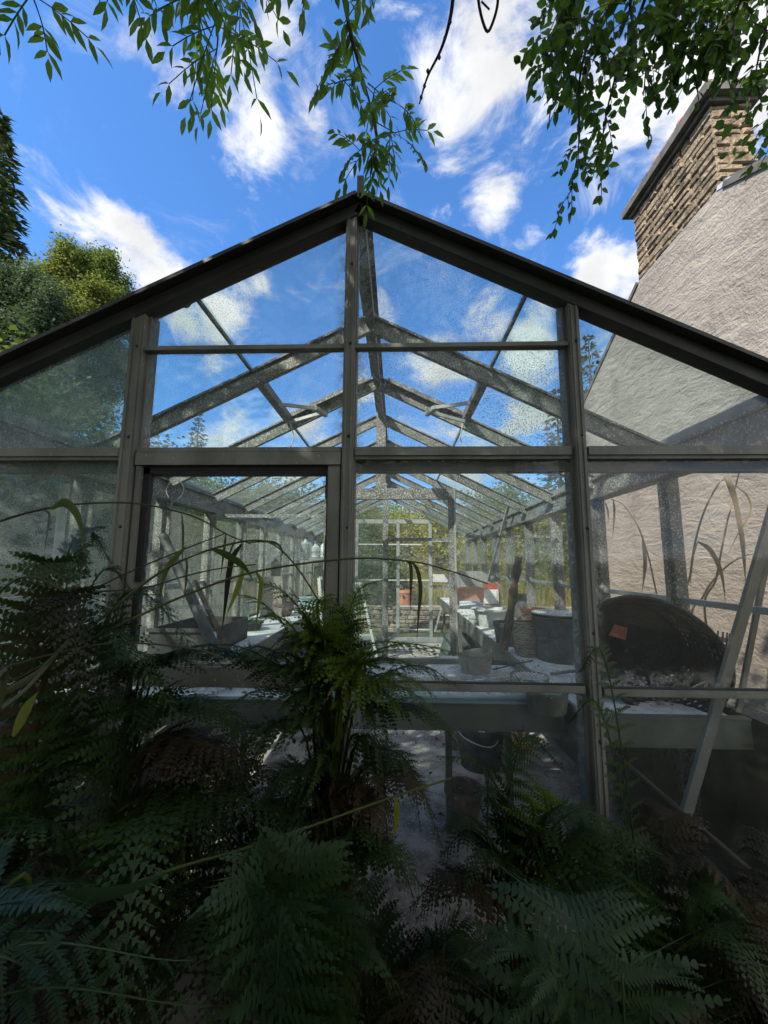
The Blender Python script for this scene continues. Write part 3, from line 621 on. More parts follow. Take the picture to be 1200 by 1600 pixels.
# wicker basket
c = P(826, 1024, Z=BZ)
b = MB(); nn = 40
for i in range(15):
    z = .012+.0145*i; r = .075+.012*math.sin(i/14*math.pi)+.006*i/14; t = np.linspace(0, 2*math.pi, nn+1)
    b.tube(np.stack([c[0]+(r+.004*np.sin(t*12+i*math.pi))*np.cos(t), c[1]+(r+.004*np.sin(t*12+i*math.pi))*np.sin(t), np.full(nn+1, c[2]+z)], 1), .0075, 6, False)
root = thing('wicker_basket', 'small grey-brown wicker basket between the leaning timber and black planter', 'basket', c)
b.build('woven_body', 'wicker', root, smooth=True); MB().lathe([(.07, 0), (.07, .01), (.001, .01)], 24, c).build('bottom', 'wicker', root)
h = MB().tube(spline([c+(-.08, 0, .2), c+(-.05, -.02, .26), c+(.03, -.02, .27), c+(.08, 0, .215)], 14), .006, 6); h.build('handle', 'wicker', root)
# rotten timber
a = P(785, 1021, Z=BZ); e = P(811, 870, Y=a[1]-.05)
pts = spline([a, a+(e-a)*.35+(.008, 0, 0), a+(e-a)*.7, e], 14)
o = MB().tube(pts, .028+.006*np.sin(np.arange(14)*1.9), 9).build('timber', 'rust', None, a, smooth=True); tag(o, 'rotten brown timber post standing up on the potting bench', 'timber')
# pots further back
c = P(793, 1008, Z=BZ); pot('bucket', 'grey plant pot just behind the rotten timber', 'pot', c, .10, .08, .17, 'dark_plastic')
c = P(768, 978, Z=BZ); c = P(768, 978, Z=BZ)
root = thing('stone_bowl', 'wide pale grey bowl with flat rim, on the back of the bench', 'bowl', c)
MB().lathe([(.12, 0), (.155, .09), (.165, .15), (.195, .155), (.195, .168), (.15, .168), (.13, .06), (.001, .05)], 36, c).build('bowl_body', 'pale_clay', root, smooth=True)
c = P(741, 975, Z=BZ); pot('plant_pot', 'small grey clay pot on the bench edge by the partition', 'pot', c, .06, .045, .09, 'pale_clay')
c = P(820, 962, Z=BZ+.03); pot('plant_pot', 'upturned dark pot above the wicker basket, far along the bench', 'pot', c, .085, .12, .24, 'dark_plastic', .004, .01)
c = P(855, 966, Z=BZ+.0); c[2] = BZ; pot('plant_pot', 'terracotta pot peeping over the disc-topped black planter', 'pot', (1.2, 3.6, BZ), .11, .08, .22, 'terra')
# shelf at the back with trough, red crate, sign
a = P(720, 934, Y=5.6); 
sh = thing('shelf', 'grey boarded shelf on the right behind the partition, carrying trough and crate', 'shelf', (1.1, 5.6, FL))
MB().box((.80, 5.45, a[2]-.03), (1.36, 5.75, a[2])).build('shelf_board', 'wood_grey', sh); MB().box((.80, 5.76, a[2]), (1.36, 5.78, a[2]+.36)).build('back_board', 'alu', sh)
for x in (.84, 1.32): MB().box((x-.02, 5.6, BZ), (x+.02, 5.64, a[2]-.031)).build('leg', 'wood_grey', sh)
zt = a[2]+.001
b = MB().box((.82, 5.46, zt), (1.16, 5.60, zt+.012)); 
for lo, hi in (((.81, 5.45, zt), (1.17, 5.462, zt+.15)), ((.81, 5.598, zt), (1.17, 5.61, zt+.15)), ((.81, 5.462, zt), (.822, 5.598, zt+.15)), ((1.158, 5.462, zt), (1.17, 5.598, zt+.15)), ((.80, 5.44, zt+.125), (1.18, 5.45, zt+.155))): b.box(lo, hi)
tag(b.build('trough', 'terra', None, (.99, 5.53, zt)), 'long terracotta planting trough on the back shelf', 'trough')
b = MB()
for lo, hi in (((1.19, 5.45, zt), (1.36, 5.46, zt+.2)), ((1.19, 5.6, zt), (1.36, 5.61, zt+.2)), ((1.19, 5.46, zt), (1.2, 5.6, zt+.2)), ((1.35, 5.46, zt), (1.36, 5.6, zt+.2)), ((1.2, 5.46, zt), (1.35, 5.6, zt+.01))): b.box(lo, hi)
tag(b.build('crate', 'red', None, (1.28, 5.53, zt)), 'faded red plastic crate on the back shelf', 'crate')
c = P(768, 943, Y=4.9); root = thing('card', 'white square card with faint pink marks, propped in front of the red crate', 'card', c)
MB().box((c[0]-.085, c[1], c[2]), (c[0]+.085, c[1]+.01, c[2]+.165)).build('sheet', 'paper', root); MB().box((c[0]+.066, c[1]-.004, c[2]), (c[0]+.07, c[1]-.0005, c[2]+.15)).build('strip', 'dark_plastic', root)
MB().box((c[0]-.09, c[1]+.011, BZ), (c[0]+.09, c[1]+.05, c[2]+.05)).build('support', 'wood_grey', root)
# cut pot and pipe on the front bench
c = P(745, 1052, Z=BZ); c = P(743, 1050, Z=BZ)
b = MB(); n = 32; an = np.arange(n)*2*math.pi/n
lay = []
for r, z in ((.078, 0), (.088, .05), (.096, .105), (.09, .105), (.08, .05), (.07, .01)): lay.append(np.stack([c[0]+r*np.cos(an), c[1]+r*np.sin(an), np.full(n, c[2]+z)+(np.cos(an)*.018 if z > .08 else 0)], 1))
b.add(np.vstack(lay), [(i*n+j, i*n+(j+1) % n, (i+1)*n+(j+1) % n, (i+1)*n+j) for i in range(5) for j in range(n)]+[tuple(range(n-1, -1, -1)), tuple(5*n+j for j in range(n))])
tag(b.build('cut_pot', 'grey_clay', None, c, smooth=True), 'squat grey cut-down pot on the front bench, in line with the partition door', 'pot')
b = MB().tube([P(690, 1029, Z=BZ+.02), P(724, 1031, Z=BZ+.02)], .019, 14).tube([P(688, 1029, Z=BZ+.02), P(693, 1029, Z=BZ+.02)], .022, 14)
tag(b.build('pipe', 'pipe_white', None, P(705, 1030, Z=BZ), smooth=True), 'short pale pipe end lying beside the squat grey cut pot', 'pipe')
# slatted pots
def slatted(c, r, h, label):
    root = thing('slatted_pot', label, 'pot', c)
    MB().lathe([(r*.86, 0), (r, h), (r*1.04, h), (r*1.04, h+.008), (r*.95, h+.008), (r*.95, h-.004), (r*.82, .004), (.001, .004)], 32, c).build('pot_body', 'green_plastic', root, smooth=True)
    g_ = MB()
    for i in range(-4, 5):
        x = i*r*.2; y = math.sqrt(max(0, (r*.95)**2-x*x)); g_.box((c[0]+x-r*.05, c[1]-y, c[2]+h-.003), (c[0]+x+r*.05, c[1]+y, c[2]+h+.004))
    g_.build('slatted_lid', 'pale_clay', root)
c = P(827, 1056, Z=BZ+.085); c[2] = BZ; slatted(c, .085, .08, 'olive pot with slatted lid on the front bench, the one further from the glass')
c = P(843, 1071, Z=BZ+.085); c = np.array([c[0]+.012, c[1]-.045, BZ]); slatted(c, .085, .08, 'olive pot with slatted lid on the front bench, the one nearer the glass')
c = P(858, 1108, Z=BZ); o = pot('cup', 'small ribbed pale blue cup under the slatted pots by the glass', 'cup', (c[0], c[1]+.03, BZ), .038, .032, .075, 'bluebox', .004, .01)
# pipes and battens along the front bench
a = P(480, 1086, Y=2.0); e = P(822, 1083, Y=2.0); a[2] = e[2] = BZ+.022
tag(MB().tube([a, e], .018, 16).build('pipe', 'pipe_blue', None, a, smooth=True), 'blue-grey pipe lying along the front bench, the rear one of two', 'pipe')
a = P(470, 1101, Y=1.86); e = P(842, 1101, Y=1.86); a[2] = e[2] = BZ+.022
tag(MB().tube([a, e], .018, 16).build('pipe', 'pipe_blue', None, a, smooth=True), 'blue-grey pipe lying along the front bench edge, the front one of two', 'pipe')
a = P(560, 1066, Z=BZ+.01); e = P(795, 1060, Z=BZ+.01)
tag(MB().bar(a, e, .06, .018).build('batten', 'wood_grey', None, a), 'flat pale batten lying on the front bench before the cut pot', 'batten')
a = P(700, 1070, Z=BZ+.03); e = P(810, 1057, Z=BZ+.03)
tag(MB().bar(a, e, .016, .016).build('batten', 'alu_white', None, a), 'thin white strip lying slantwise beside the slatted pots', 'strip')
a = P(770, 1046, Z=BZ+.022); e = P(832, 1032, Z=BZ+.035)
tag(MB().tube([a, e], .004, 6).build('cane', 'twig', None, a), 'thin dark cane between the cut pot and the black planter', 'cane')
a = P(860, 1053, Z=BZ+.01); e = P(902, 1048, Z=BZ+.03)
tag(MB().tube([a, e], .008, 6).build('stick', 'twig', None, a), 'short dark stick behind the slatted pots', 'stick')
# left: dish, tray, board, bowl, dead plants, box
c = P(311, 1070, Z=BZ); b = MB().lathe([(.03, 0), (.05, .008), (.052, .012), (.04, .008), (.001, .005)], 24, c)
tag(b.build('dish', 'white', None, c, smooth=True), 'small white oval dish lying on the left of the front bench', 'dish')
a = P(214, 1010, Y=2.75); b = MB()
x0, x1, y0, y1, z0, z1 = -1.62, -1.20, 2.62, 3.25, BZ+.002, BZ+.17
for lo, hi in (((x0, y0, z0), (x1, y0+.012, z1)), ((x0, y1-.012, z0), (x1, y1, z1)), ((x0, y0+.012, z0), (x0+.012, y1-.012, z1)), ((x1-.012, y0+.012, z0), (x1, y1-.012, z1)), ((x0, y0, z0), (x1, y1, z0+.01)), ((x0-.01, y0-.012, z1-.02), (x1+.01, y0-.0005, z1+.004))): b.box(lo, hi)
tag(b.build('tray', 'dark_plastic', None, (-1.4, 2.9, BZ)), 'deep black plastic tray on the left bench behind the old doorway', 'tray')
tag(MB().box((-1.175, 2.56, BZ), (-1.155, 2.59, BZ+.16)).build('upright_strip', 'alu_white', None, (-1.16, 2.57, BZ)), 'short white upright strip beside the deep black tray', 'strip')
a = P(255, 838, Y=2.75); e = P(350, 1012, Y=2.3); e[2] = BZ+.02
tag(MB().tube([a, a+(e-a)*.5, e], [.031, .031, .03], 14).build('tube', 'dark_plastic', None, e, smooth=True), 'grey drainpipe length leaning against the left side behind the doorway', 'tube')
tag(MB().bar(a+(e-a)*.42+np.array([.03, .06, .02]), e+np.array([.05, .06, -.018]), .028, .012, (1, -1, .6)).build('plank', 'rust', None, e), 'thin grey plank propped under the leaning drainpipe', 'plank')
c = P(388, 984, Z=BZ); pot('bowl', 'shallow black bowl on the left bench seen through the doorway', 'bowl', (c[0], c[1], BZ), .13, .10, .07, 'black_plastic', .012, .012)
c = P(372, 968, Z=BZ+.02); b = MB()
for i in range(6): b.bar((c[0]-.06+.022*i, c[1]+.14, BZ+.002), (c[0]-.085+.022*i, c[1]+.2, BZ+.17), .012, .012)
b.bar((c[0]-.08, c[1]+.14, BZ+.01), (c[0]+.07, c[1]+.14, BZ+.01), .02, .02).bar((c[0]-.1, c[1]+.2, BZ+.17), (c[0]+.04, c[1]+.2, BZ+.17), .02, .02)
tag(b.build('rack', 'teal', None, (c[0], c[1]+.15, BZ)), 'small teal ribbed rack propped behind the shallow black bowl', 'rack')
c = P(440, 962, Z=BZ); c[2] = BZ; root = thing('dead_plant', 'dead grey plant in a faded terracotta pot on the left bench', 'plant', c)
MB().lathe([(.10, 0), (.14, .12), (.15, .12), (.15, .15), (.13, .15), (.12, .1), (.001, .1)], 28, c).build('pot', 'terra_dull', root, smooth=True)
b = MB()
for i in range(34):
    a_ = random.uniform(0, 6.28); l = random.uniform(.1, .26); b.tube(spline([c+(0, 0, .1), c+(math.cos(a_)*l*.4, math.sin(a_)*l*.4, .1+l*.8), c+(math.cos(a_)*l, math.sin(a_)*l, .1+l*.6)], 6), .0035, 4)
b.build('dead_stems', 'reed_dead', root)
c = P(483, 952, Z=BZ); b = MB(); x, y = c[0], c[1]
for lo, hi in (((x-.1, y-.08, BZ), (x+.1, y-.07, BZ+.16)), ((x-.1, y+.07, BZ), (x+.1, y+.08, BZ+.16)), ((x-.1, y-.07, BZ), (x-.09, y+.07, BZ+.16)), ((x+.09, y-.07, BZ), (x+.1, y+.07, BZ+.16)), ((x-.09, y-.07, BZ), (x+.09, y+.07, BZ+.01)), ((x-.11, y-.09, BZ+.145), (x+.11, y-.081, BZ+.165))): b.box(lo, hi)
tag(b.build('box', 'bluebox', None, (x, y, BZ)), 'pale blue plastic box on the left bench next to the dead plant', 'box')
# bottle shelf
s0 = P(462, 872, Y=5.9); s1 = P(520, 872, Y=5.9)
sh = thing('bottle_shelf', 'grey shelf carrying bottles on the left beyond the partition', 'shelf', (s0[0], 5.9, FL))
MB().box((s0[0], 5.8, s0[2]-.03), (s1[0]+.1, 6.05, s0[2])).build('shelf_board', 'wood_grey', sh)
for x in (s0[0]+.03, s1[0]+.06): MB().box((x-.02, 5.9, BZ if x < -.98 else FL), (x+.02, 5.94, s0[2]-.031)).build('leg', 'wood_grey', sh)
def bottle(c, r, h, mat, label):
    root = thing('bottle', label, 'bottle', c, 'bottles on the left shelf')
    MB().lathe([(r, 0), (r, h*.62), (r*.4, h*.76), (r*.35, h*.86)], 18, c).build('bottle_body', mat, root, smooth=True)
    MB().lathe([(r*.45, h*.862), (r*.45, h)], 12, c).build('cap', 'dark_plastic', root)
bottle(P(477, 871, Y=5.9)+(0, 0, .002), .07, .32, 'alu', 'tall grey bottle on the left shelf, leftmost of the row')
bottle(P(493, 871, Y=5.92)+(0, 0, .002), .06, .24, 'pale_clay', 'shorter pale bottle next to the tall grey bottle')
bottle(P(507, 871, Y=5.9)+(0, 0, .002), .06, .28, 'white', 'whitish bottle on the left shelf nearest the centre post')
c = P(430, 900, Y=4.6); 
root = thing('spray_bottle', 'dark spray bottle standing on a crate at the left beyond the glass', 'bottle', c)
MB().lathe([(.05, 0), (.05, .15), (.02, .19), (.018, .21)], 18, c).build('bottle_body', 'dark_plastic', root, smooth=True); MB().box((c[0]-.05, c[1]-.015, c[2]+.212), (c[0]+.03, c[1]+.015, c[2]+.25)).build('spray_head', 'white', root)
b = MB(); x, y = c[0], c[1]
for lo, hi in (((x-.12, y-.1, BZ), (x+.12, y-.088, c[2]-.002)), ((x-.12, y+.088, BZ), (x+.12, y+.1, c[2]-.002)), ((x-.12, y-.088, BZ), (x-.108, y+.088, c[2]-.002)), ((x+.108, y-.088, BZ), (x+.12, y+.088, c[2]-.002)), ((x-.108, y-.088, c[2]-.02), (x+.108, y+.088, c[2]-.0021))): b.box(lo, hi)
tag(b.build('crate', 'wood_grey', None, (x, y, BZ)), 'grey wooden crate under the spray bottle on the left bench', 'crate')
# under the bench: bucket, board, brick-red pot
c = P(755, 1205, Z=FL); c = np.array([c[0], c[1]+.1, FL])
root = thing('bucket', 'black bucket with crumpled white paper in it, on the floor under the bench', 'bucket', c)
MB().lathe([(.145, 0), (.185, .27), (.195, .27), (.195, .3), (.182, .3), (.175, .26), (.138, .012), (.001, .01)], 36, c).build('bucket_body', 'dark_plastic', root, smooth=True)
MB().tube(spline([c+(-.19, 0, .28), c+(-.13, -.15, .24), c+(.05, -.2, .21), c+(.19, 0, .28)], 18), .004, 6).build('handle', 'wire', root)
b = MB()
pts = c+np.array([.05, -.02, .2])+RNG.normal(size=(14, 3))*(.05, .04, .035)
b.add(pts, [(0, 1, 2, 3), (4, 5, 6), (7, 8, 9, 10), (2, 5, 8), (11, 12, 13), (1, 6, 12), (3, 9, 13), (0, 10, 4)])
tag(b.build('crumpled_paper', 'white', None, c+(.05, -.02, .2)), 'crumpled white paper inside the black bucket under the bench', 'paper')
a = P(800, 1163, Z=FL+.02)
b = MB()
for i in range(4): b.box((a[0]-.19+.1*i, a[1]-.05, FL+.002), (a[0]-.095+.1*i, a[1]+.45, FL+.026))
tag(b.build('wooden_board', 'wood_orange', None, (a[0], a[1], FL)), 'orange-brown boarded panel lying on the floor behind the black bucket', 'board')
c = P(725, 1260, Z=FL+.1); pot('plant_pot', 'dull terracotta pot on the floor below the front bench, by the black bucket', 'pot', (c[0], c[1]+.02, FL), .11, .085, .2, 'terra_dull')
# in the second room
c = P(686, 1022, Z=FL); b = MB(); n = 20; an = np.arange(n)*2*math.pi/n; lay = []
for r, z in ((.25, 0), (.29, .12), (.26, .3), (.17, .45), (.06, .52)):
    lay.append(np.stack([c[0]+.2+(r*(1+.12*np.sin(an*3+z*9)))*np.cos(an), c[1]-.8+r*np.sin(an)*(1+.1*np.cos(an*4+z*7)), np.full(n, FL+z)], 1))
b.add(np.vstack(lay), [(i*n+j, i*n+(j+1) % n, (i+1)*n+(j+1) % n, (i+1)*n+j) for i in range(4) for j in range(n)]+[tuple(range(n-1, -1, -1)), tuple(4*n+j for j in range(n))])
tag(b.build('sack', 'bag', None, (c[0]+.2, c[1]-.8, FL), smooth=True), 'slumped dark green sack on the floor just beyond the partition door', 'sack')
def frame_lean(p, q, wd, label, up):
    b = MB().bar(p, q, .03, .02, up); d = np.array([wd, .05, 0]); b.bar(np.array(p)+d, np.array(q)+d, .03, .02, up); b.bar(q, np.array(q)+d, .03, .02, (0, 1, 0)); b.bar(p, np.array(p)+d, .03, .02, (0, 1, 0))
    m_ = (np.array(p)+np.array(q))/2; b.bar(m_, m_+d, .024, .016, (0, 1, 0))
    tag(b.build('old_frame', 'alu_white', None, p), label, 'frame')
frame_lean((-.62, 3.9, FL), (-.80, 4.1, 1.45), .24, 'pale metal frame leaning left of the partition door, the nearer one', (0, 1, .1))
frame_lean((-.40, 4.9, FL), (-.72, 5.1, 1.35), .25, 'pale metal frame leaning left of the partition door, the farther one', (0, 1, .1))
t = np.linspace(0, 14*math.pi, 160); b = MB().tube(np.stack([-.36+(.17+.02*np.sin(t*.37))*np.cos(t), 3.1+(.15+.02*np.cos(t*.61))*np.sin(t), FL+.02+.010*t/4+.012*np.sin(t*1.3)], 1), .008, 6)
tag(b.build('hose', 'alu', None, (-.36, 3.1, FL)), 'loose coil of grey hose on the floor before the partition', 'hose')
# leaning bars on the right, left pole etc.
a = P(1210, 790, Y=1.52); e = P(1072, 1270, Y=1.47)
tag(MB().bar(a, e, .034, .016, (0, 1, .1)).build('leaning_bar', 'frame', None, e), 'grey metal bar leaning inside the glass in front of the black tub, the wide one', 'bar')
a = P(1212, 800, Y=1.62); e = P(1157, 1075, Y=1.60); e2 = e+(e-a)*.1
tag(MB().bar(a, P(1153, 1112, Z=BZ+.002), .02, .012, (0, 1, .1)).build('leaning_bar', 'frame', None, e2), 'thin grey metal bar leaning on the bench to the right of the wide bar', 'bar')
a = P(102, 756, Y=1.60); e = np.array([a[0]-.0, 1.6, FL])
tag(MB().tube([a, e], .0165, 14).build('pole', 'pipe_white', None, e, smooth=True), 'pale upright pole standing inside the glass at the far left', 'pole')
a = P(-15, 930, Y=1.55); e = P(30, 1065, Y=1.72)
tag(MB().bar(a, P(36, 1092, Y=1.79), .032, .014, (0, 1, 0)).build('leaning_bar', 'alu_white', None, a), 'pale bar slanting down at the far left edge behind the glass', 'bar')
c = P(2, 768, Y=1.5)
tag(MB().tube(np.array([c+np.array([.038*math.cos(t), 0, .042*math.sin(t)]) for t in np.linspace(-2, 2.1, 26)]), .0022, 5).tube(spline([c+(-.02, 0, .036), c+(.01, 0, .034), c+(.042, 0, .028)], 6), .002, 5).build('wire_loop', 'wire', None, c), 'loop of pale wire hanging at the left edge of the picture', 'wire')
c = P(272, 765, Y=2.4)
tag(MB().tube(np.array([c+np.array([.055*math.cos(t), .01, .06*math.sin(t)]) for t in np.linspace(-1.2, 4, 26)]), .0025, 5).build('wire_loop', 'wire', None, c), 'loop of pale wire hanging from the left eave behind the doorway glass', 'wire')

# ------------------------------------------------------------------ house
HX = 2.8
HS = thing('house', 'pale harled house gable with a stone chimney standing right of the greenhouse', 'house', (HX, 3.73, 0))
yc, sl = 3.735, .575
ya, zb = 1.30, 4.87
apex = zb+.585*sl
def wall_top(y): return apex-sl*abs(y-yc)
ygrid = np.linspace(ya, 6.0, 60); ygrid = np.unique(np.append(ygrid, yc))
prof = [(HX, ya, -.1)]+[(HX, y, min(wall_top(y), zb)) for y in ygrid]+[(HX, 6.0, -.1)]
MB().prism(prof, (1, 0, 0), .35).build('wall', 'harl', HS)
MB().box((HX+.35, ya, -.1), (9.5, ya+.3, wall_top(ya)-.05)).box((HX+.35, 5.7, -.1), (9.5, 6.0, wall_top(6.0)-.05)).build('wall', 'harl', HS)
rf = MB()
for s_ in (-1, 1):
    ye = yc+s_*2.55
    p = [(HX+.04, yc, apex+.03), (HX+.04, ye, wall_top(ye)+.03), (9.6, ye, wall_top(ye)+.03), (9.6, yc, apex+.03)]
    if s_ < 0: p = p[::-1]
    rf.prism(p, (0, 0, 1), .05)
ro = rf.build('roof', 'slate', HS)
for s_, y0 in ((1, yc+.6), (-1, yc-.63)):
    sk = MB(); ye = yc+s_*2.5; sk.bar((HX+.045, y0, wall_top(y0)+.0), (HX+.045, ye, wall_top(ye)+.0), .12, .05); sk.build('skew_coping', 'slate', HS)
def stones(mb, o, u, n, width, height, rowh, mean, depth, rng, jit=.02, skipends=False):
    o, u, n = (np.asarray(q, float) for q in (o, u, n)); z = 0
    while z < height-.01:
        rh = min(rowh*rng.uniform(.75, 1.25), height-z)
        if height-z-rh < rowh*.35: rh = height-z
        x = 0
        while x < width-.005:
            l = min(mean*rng.uniform(.55, 1.6), width-x)
            if width-x-l < mean*.3: l = width-x
            gp = .006; d = rng.uniform(-jit, jit)
            a = o+u*(x+gp)+np.array([0, 0, z+gp]); e = l-2*gp; hh = rh-2*gp; ins = min(.012, hh*.2, e*.2)
            bk = [a, a+u*e, a+u*e+(0, 0, hh), a+(0, 0, hh)]
            fr = [q+n*(depth+d+rng.uniform(-.006, .006)) for q in (a+u*ins+(0, 0, ins), a+u*(e-ins)+(0, 0, ins), a+u*(e-ins)+(0, 0, hh-ins), a+u*ins+(0, 0, hh-ins))]
            fm = [q+n*(depth+d-.012) for q in bk]
            mb.add(bk+fm+fr, [(0, 1, 5, 4), (1, 2, 6, 5), (2, 3, 7, 6), (3, 0, 4, 7), (4, 5, 9, 8), (5, 6, 10, 9), (6, 7, 11, 10), (7, 4, 8, 11), (8, 9, 10, 11)])
            x += l
        z += rh
rg = np.random.default_rng(3)
y0, y1, ch, xt = 3.15, 4.32, 5.70, .36
b = MB().box((HX+.02, y0+.02, zb-.35), (HX+xt-.02, y1-.02, ch))
stones(b, (HX+.02, y1, zb), (0, -1, 0), (-1, 0, 0), y1-y0, ch-zb, .085, .20, .022, rg, .007)
stones(b, (HX-.0, y0+.02, zb-.02), (1, 0, 0), (0, -1, 0), xt, ch-zb+.02, .09, .20, .022, rg, .01)
stones(b, (HX+xt, y1-.02, zb-.2), (-1, 0, 0), (0, 1, 0), xt, ch-zb+.2, .09, .2, .02, rg, .01)
chm = b.build('chimney', 'stone', HS)
MB().box((HX-.03, y0-.03, ch+.002), (HX+xt+.03, y1+.03, ch+.05)).box((HX-.085, y0-.085, ch+.0502), (HX+xt+.085, y1+.085, ch+.13)).build('cap', 'slate', chm)
MB().box((HX-.05, y0-.05, ch+.131), (HX+xt+.05, y1+.05, ch+.2)).build('haunching', 'stone', chm)
for yy in (3.62, 4.0): MB().lathe([(.1, 0), (.085, .16), (.105, .17), (.105, .22), (.08, .22), (.078, .1), (.001, .1)], 20, (HX+.18, yy, ch+.201)).build('chimney_pot', 'terra', chm, smooth=True)
MB().prism([(HX-.006, 3.06, 4.80), (HX-.006, 3.18, 4.86), (HX-.006, 3.17, 4.895), (HX-.006, 3.05, 4.86)], (1, 0, 0), .08).build('flashing', 'lead', HS)

# terrace walls
def stone_wall(label, o, u, n, w, h, seed, rowh=.14, mean=.34, cat='wall'):
    o = np.asarray(o, float); u = np.asarray(u, float); n = np.asarray(n, float); b = MB()
    b.add([o-n*.3, o+u*w-n*.3, o+u*w-n*.01, o-n*.01, o-n*.3+(0, 0, h-.01), o+u*w-n*.3+(0, 0, h-.01), o+u*w-n*.01+(0, 0, h-.01), o-n*.01+(0, 0, h-.01)], [(0, 3, 2, 1), (4, 5, 6, 7), (0, 1, 5, 4), (1, 2, 6, 5), (2, 3, 7, 6), (3, 0, 4, 7)])
    stones(b, o-n*.02, u, n, w, h, rowh, mean, .05, np.random.default_rng(seed), .025)
    tag(b.build('stone_wall', 'stone_grey', None, o+u*w/2), label, cat)
stone_wall('low mossy stone terrace wall beyond the far greenhouse door', (-3.2, 9.6, 0), (1, 0, 0), (0, -1, 0), 7.5, .62, 5, .1, .3)
stone_wall('rough stone terrace wall on the slope left of the greenhouse', (-3.9, 8.5, .0), (0, -1, 0), (1, 0, 0), 6.5, 1.75, 6, .2, .5)
c = P(634, 941, Y=9.55); c[1] = 9.45
pot('plant_pot', 'terracotta pot standing on the stone wall beyond the far door', 'pot', (c[0], 9.72, .62), .22, .16, .36, 'terra', .02, .07)

# ------------------------------------------------------------------ trees and plants
def crown_leaves(rng, centres, rad3, per, size, flat=.35, clip=None, droop=.2):
    """leaf quads in clumps round centres"""
    n = len(centres); pts = np.repeat(centres, per, 0)+rng.normal(size=(n*per, 3))*rad3
    if clip is not None: pts = pts[clip(pts)]
    d = randdir(len(pts), rng); d[:, 2] = d[:, 2]*flat-droop; d = unit(d); sd = perp(d, rng)
    L = size*rng.uniform(.6, 1.4, len(pts))
    return kites(pts, d, sd, L, L*.3)
def limbs(mb, base, top, r0, cents, rng, share=.3, r1=.03):
    base = np.asarray(base, float); top = np.asarray(top, float)
    tr = spline([base, base+(top-base)*.35+rng.normal(size=3)*.06*np.linalg.norm(top-base)*(1, 1, 0), base+(top-base)*.7+rng.normal(size=3)*.05*np.linalg.norm(top-base)*(1, 1, 0), top], 16)
    mb.tube(tr, np.linspace(r0, r1, 16), 9)
    for c in cents[rng.random(len(cents)) < share]:
        i = rng.integers(5, 15); a = tr[i]; mid = (a+c)/2+(0, 0, .1*np.linalg.norm(c-a))
        mb.tube(spline([a, mid, c], 8), np.linspace(r0*.32*(1-i/20), .008, 8), 5)
def broadleaf(name, label, base, h, cz, rads, K, per, size, mat, seed, clump=.45, group=None, tr=.16, cat='tree', clip=None, shell=.45, spires=0):
    rng = np.random.default_rng(seed); base = np.asarray(base, float)
    d = randdir(K, rng); rr = (shell+(1-shell)*rng.random(K))**.6
    cen = base+(0, 0, cz)+d*np.asarray(rads)*rr[:, None]*(1+.18*rng.normal(size=(K, 1)))
    cen[:, 2] = np.maximum(cen[:, 2], base[2]+.25)
    for _ in range(spires):                                          # pointed leaders standing out of the crown
        a_ = rng.uniform(0, 6.28); r_ = rng.uniform(.1, .85); xy = np.array([math.cos(a_)*rads[0]*r_, math.sin(a_)*rads[1]*r_])
        z_ = cz+rads[2]*math.sqrt(1-r_*r_); kk = np.linspace(-.6, rng.uniform(.25, .6), 7)
        cen = np.vstack([cen, base+np.stack([xy[0]*(1+kk*.15)+rng.normal(size=7)*.03, xy[1]*(1+kk*.15)+rng.normal(size=7)*.03, z_+kk], 1)])
    root = thing(name, label, cat, base, group)
    b = MB(); limbs(b, base-(0, 0, .1), base+(0, 0, cz+rads[2]*.5), tr, cen, rng, min(1, 26/K)); b.build('trunk', 'bark', root, smooth=True)
    MB().addq(crown_leaves(rng, cen, clump, per, size, clip=clip)).build('crown', mat, root)
    return root
def conifer(name, label, base, h, rmax, mat, seed, levels=26, group=None, spray=.28, z0=.06, dens=1.0, pw=.85):
    rng = np.random.default_rng(seed); base = np.asarray(base, float); root = thing(name, label, 'tree', base, group)
    b = MB().tube([base-(0, 0, .1), base+(0, 0, h*.5), base+(0, 0, h)], [h*.016, h*.009, .01], 8); Q = []
    for i in range(levels):
        t = z0+(1-z0)*i/levels; z = h*t; R = rmax*(1-t)**pw+.03; nb = max(4, int((7+7*(1-t))*dens)); a0 = rng.uniform(0, 6.28)
        for j in range(nb):
            a = a0+j*2*math.pi/nb+rng.normal()*.15; L = R*rng.uniform(.72, 1.12); dr = np.array([math.cos(a), math.sin(a), 0])
            u = np.linspace(.08, 1, 9); pth = base+(0, 0, z)+dr*(u*L)[:, None]; pth[:, 2] += -.32*L*u+.18*L*u**2.5+rng.normal()*.03*h/levels
            if j % 2 == 0 and L > .3: b.tube(pth[::2], np.linspace(.012*L+.004, .003, 5), 4)
            m = max(6, int(L/spray*7*dens)); uu = rng.uniform(.12, 1.0, m)**.75; k = np.clip((uu*8).astype(int), 0, 7); f = (uu*8-k)[:, None]
            p = pth[k]*(1-f)+pth[k+1]*f
            side = np.cross(dr, (0, 0, 1)); s_ = rng.choice([-1, 1], m)[:, None]
            d = unit(dr*rng.uniform(.4, 1, (m, 1))+side*s_*rng.uniform(.2, .9, (m, 1))+np.array([0, 0, -1])*rng.uniform(.0, .45, (m, 1))); sd = unit(np.cross(d, np.array([0, 0, 1.0])+rng.normal(size=(m, 3))*.4))
            ln = spray*rng.uniform(.6, 1.3, m)*(.6+.4*(1-t)); Q.append(kites(p, d, sd, ln, ln*.16, .4)); Q.append(kites(p+d*.02, unit(d+(0, 0, .5)), perp(d, rng), ln*.6, ln*.1, .4))
    b.build('trunk', 'bark', root, smooth=True); MB().addq(np.vstack(Q)).build('crown', mat, root)
    return root
def gz_at(x, y): return float(ground_h(np.array(x, float), np.array(y, float)))
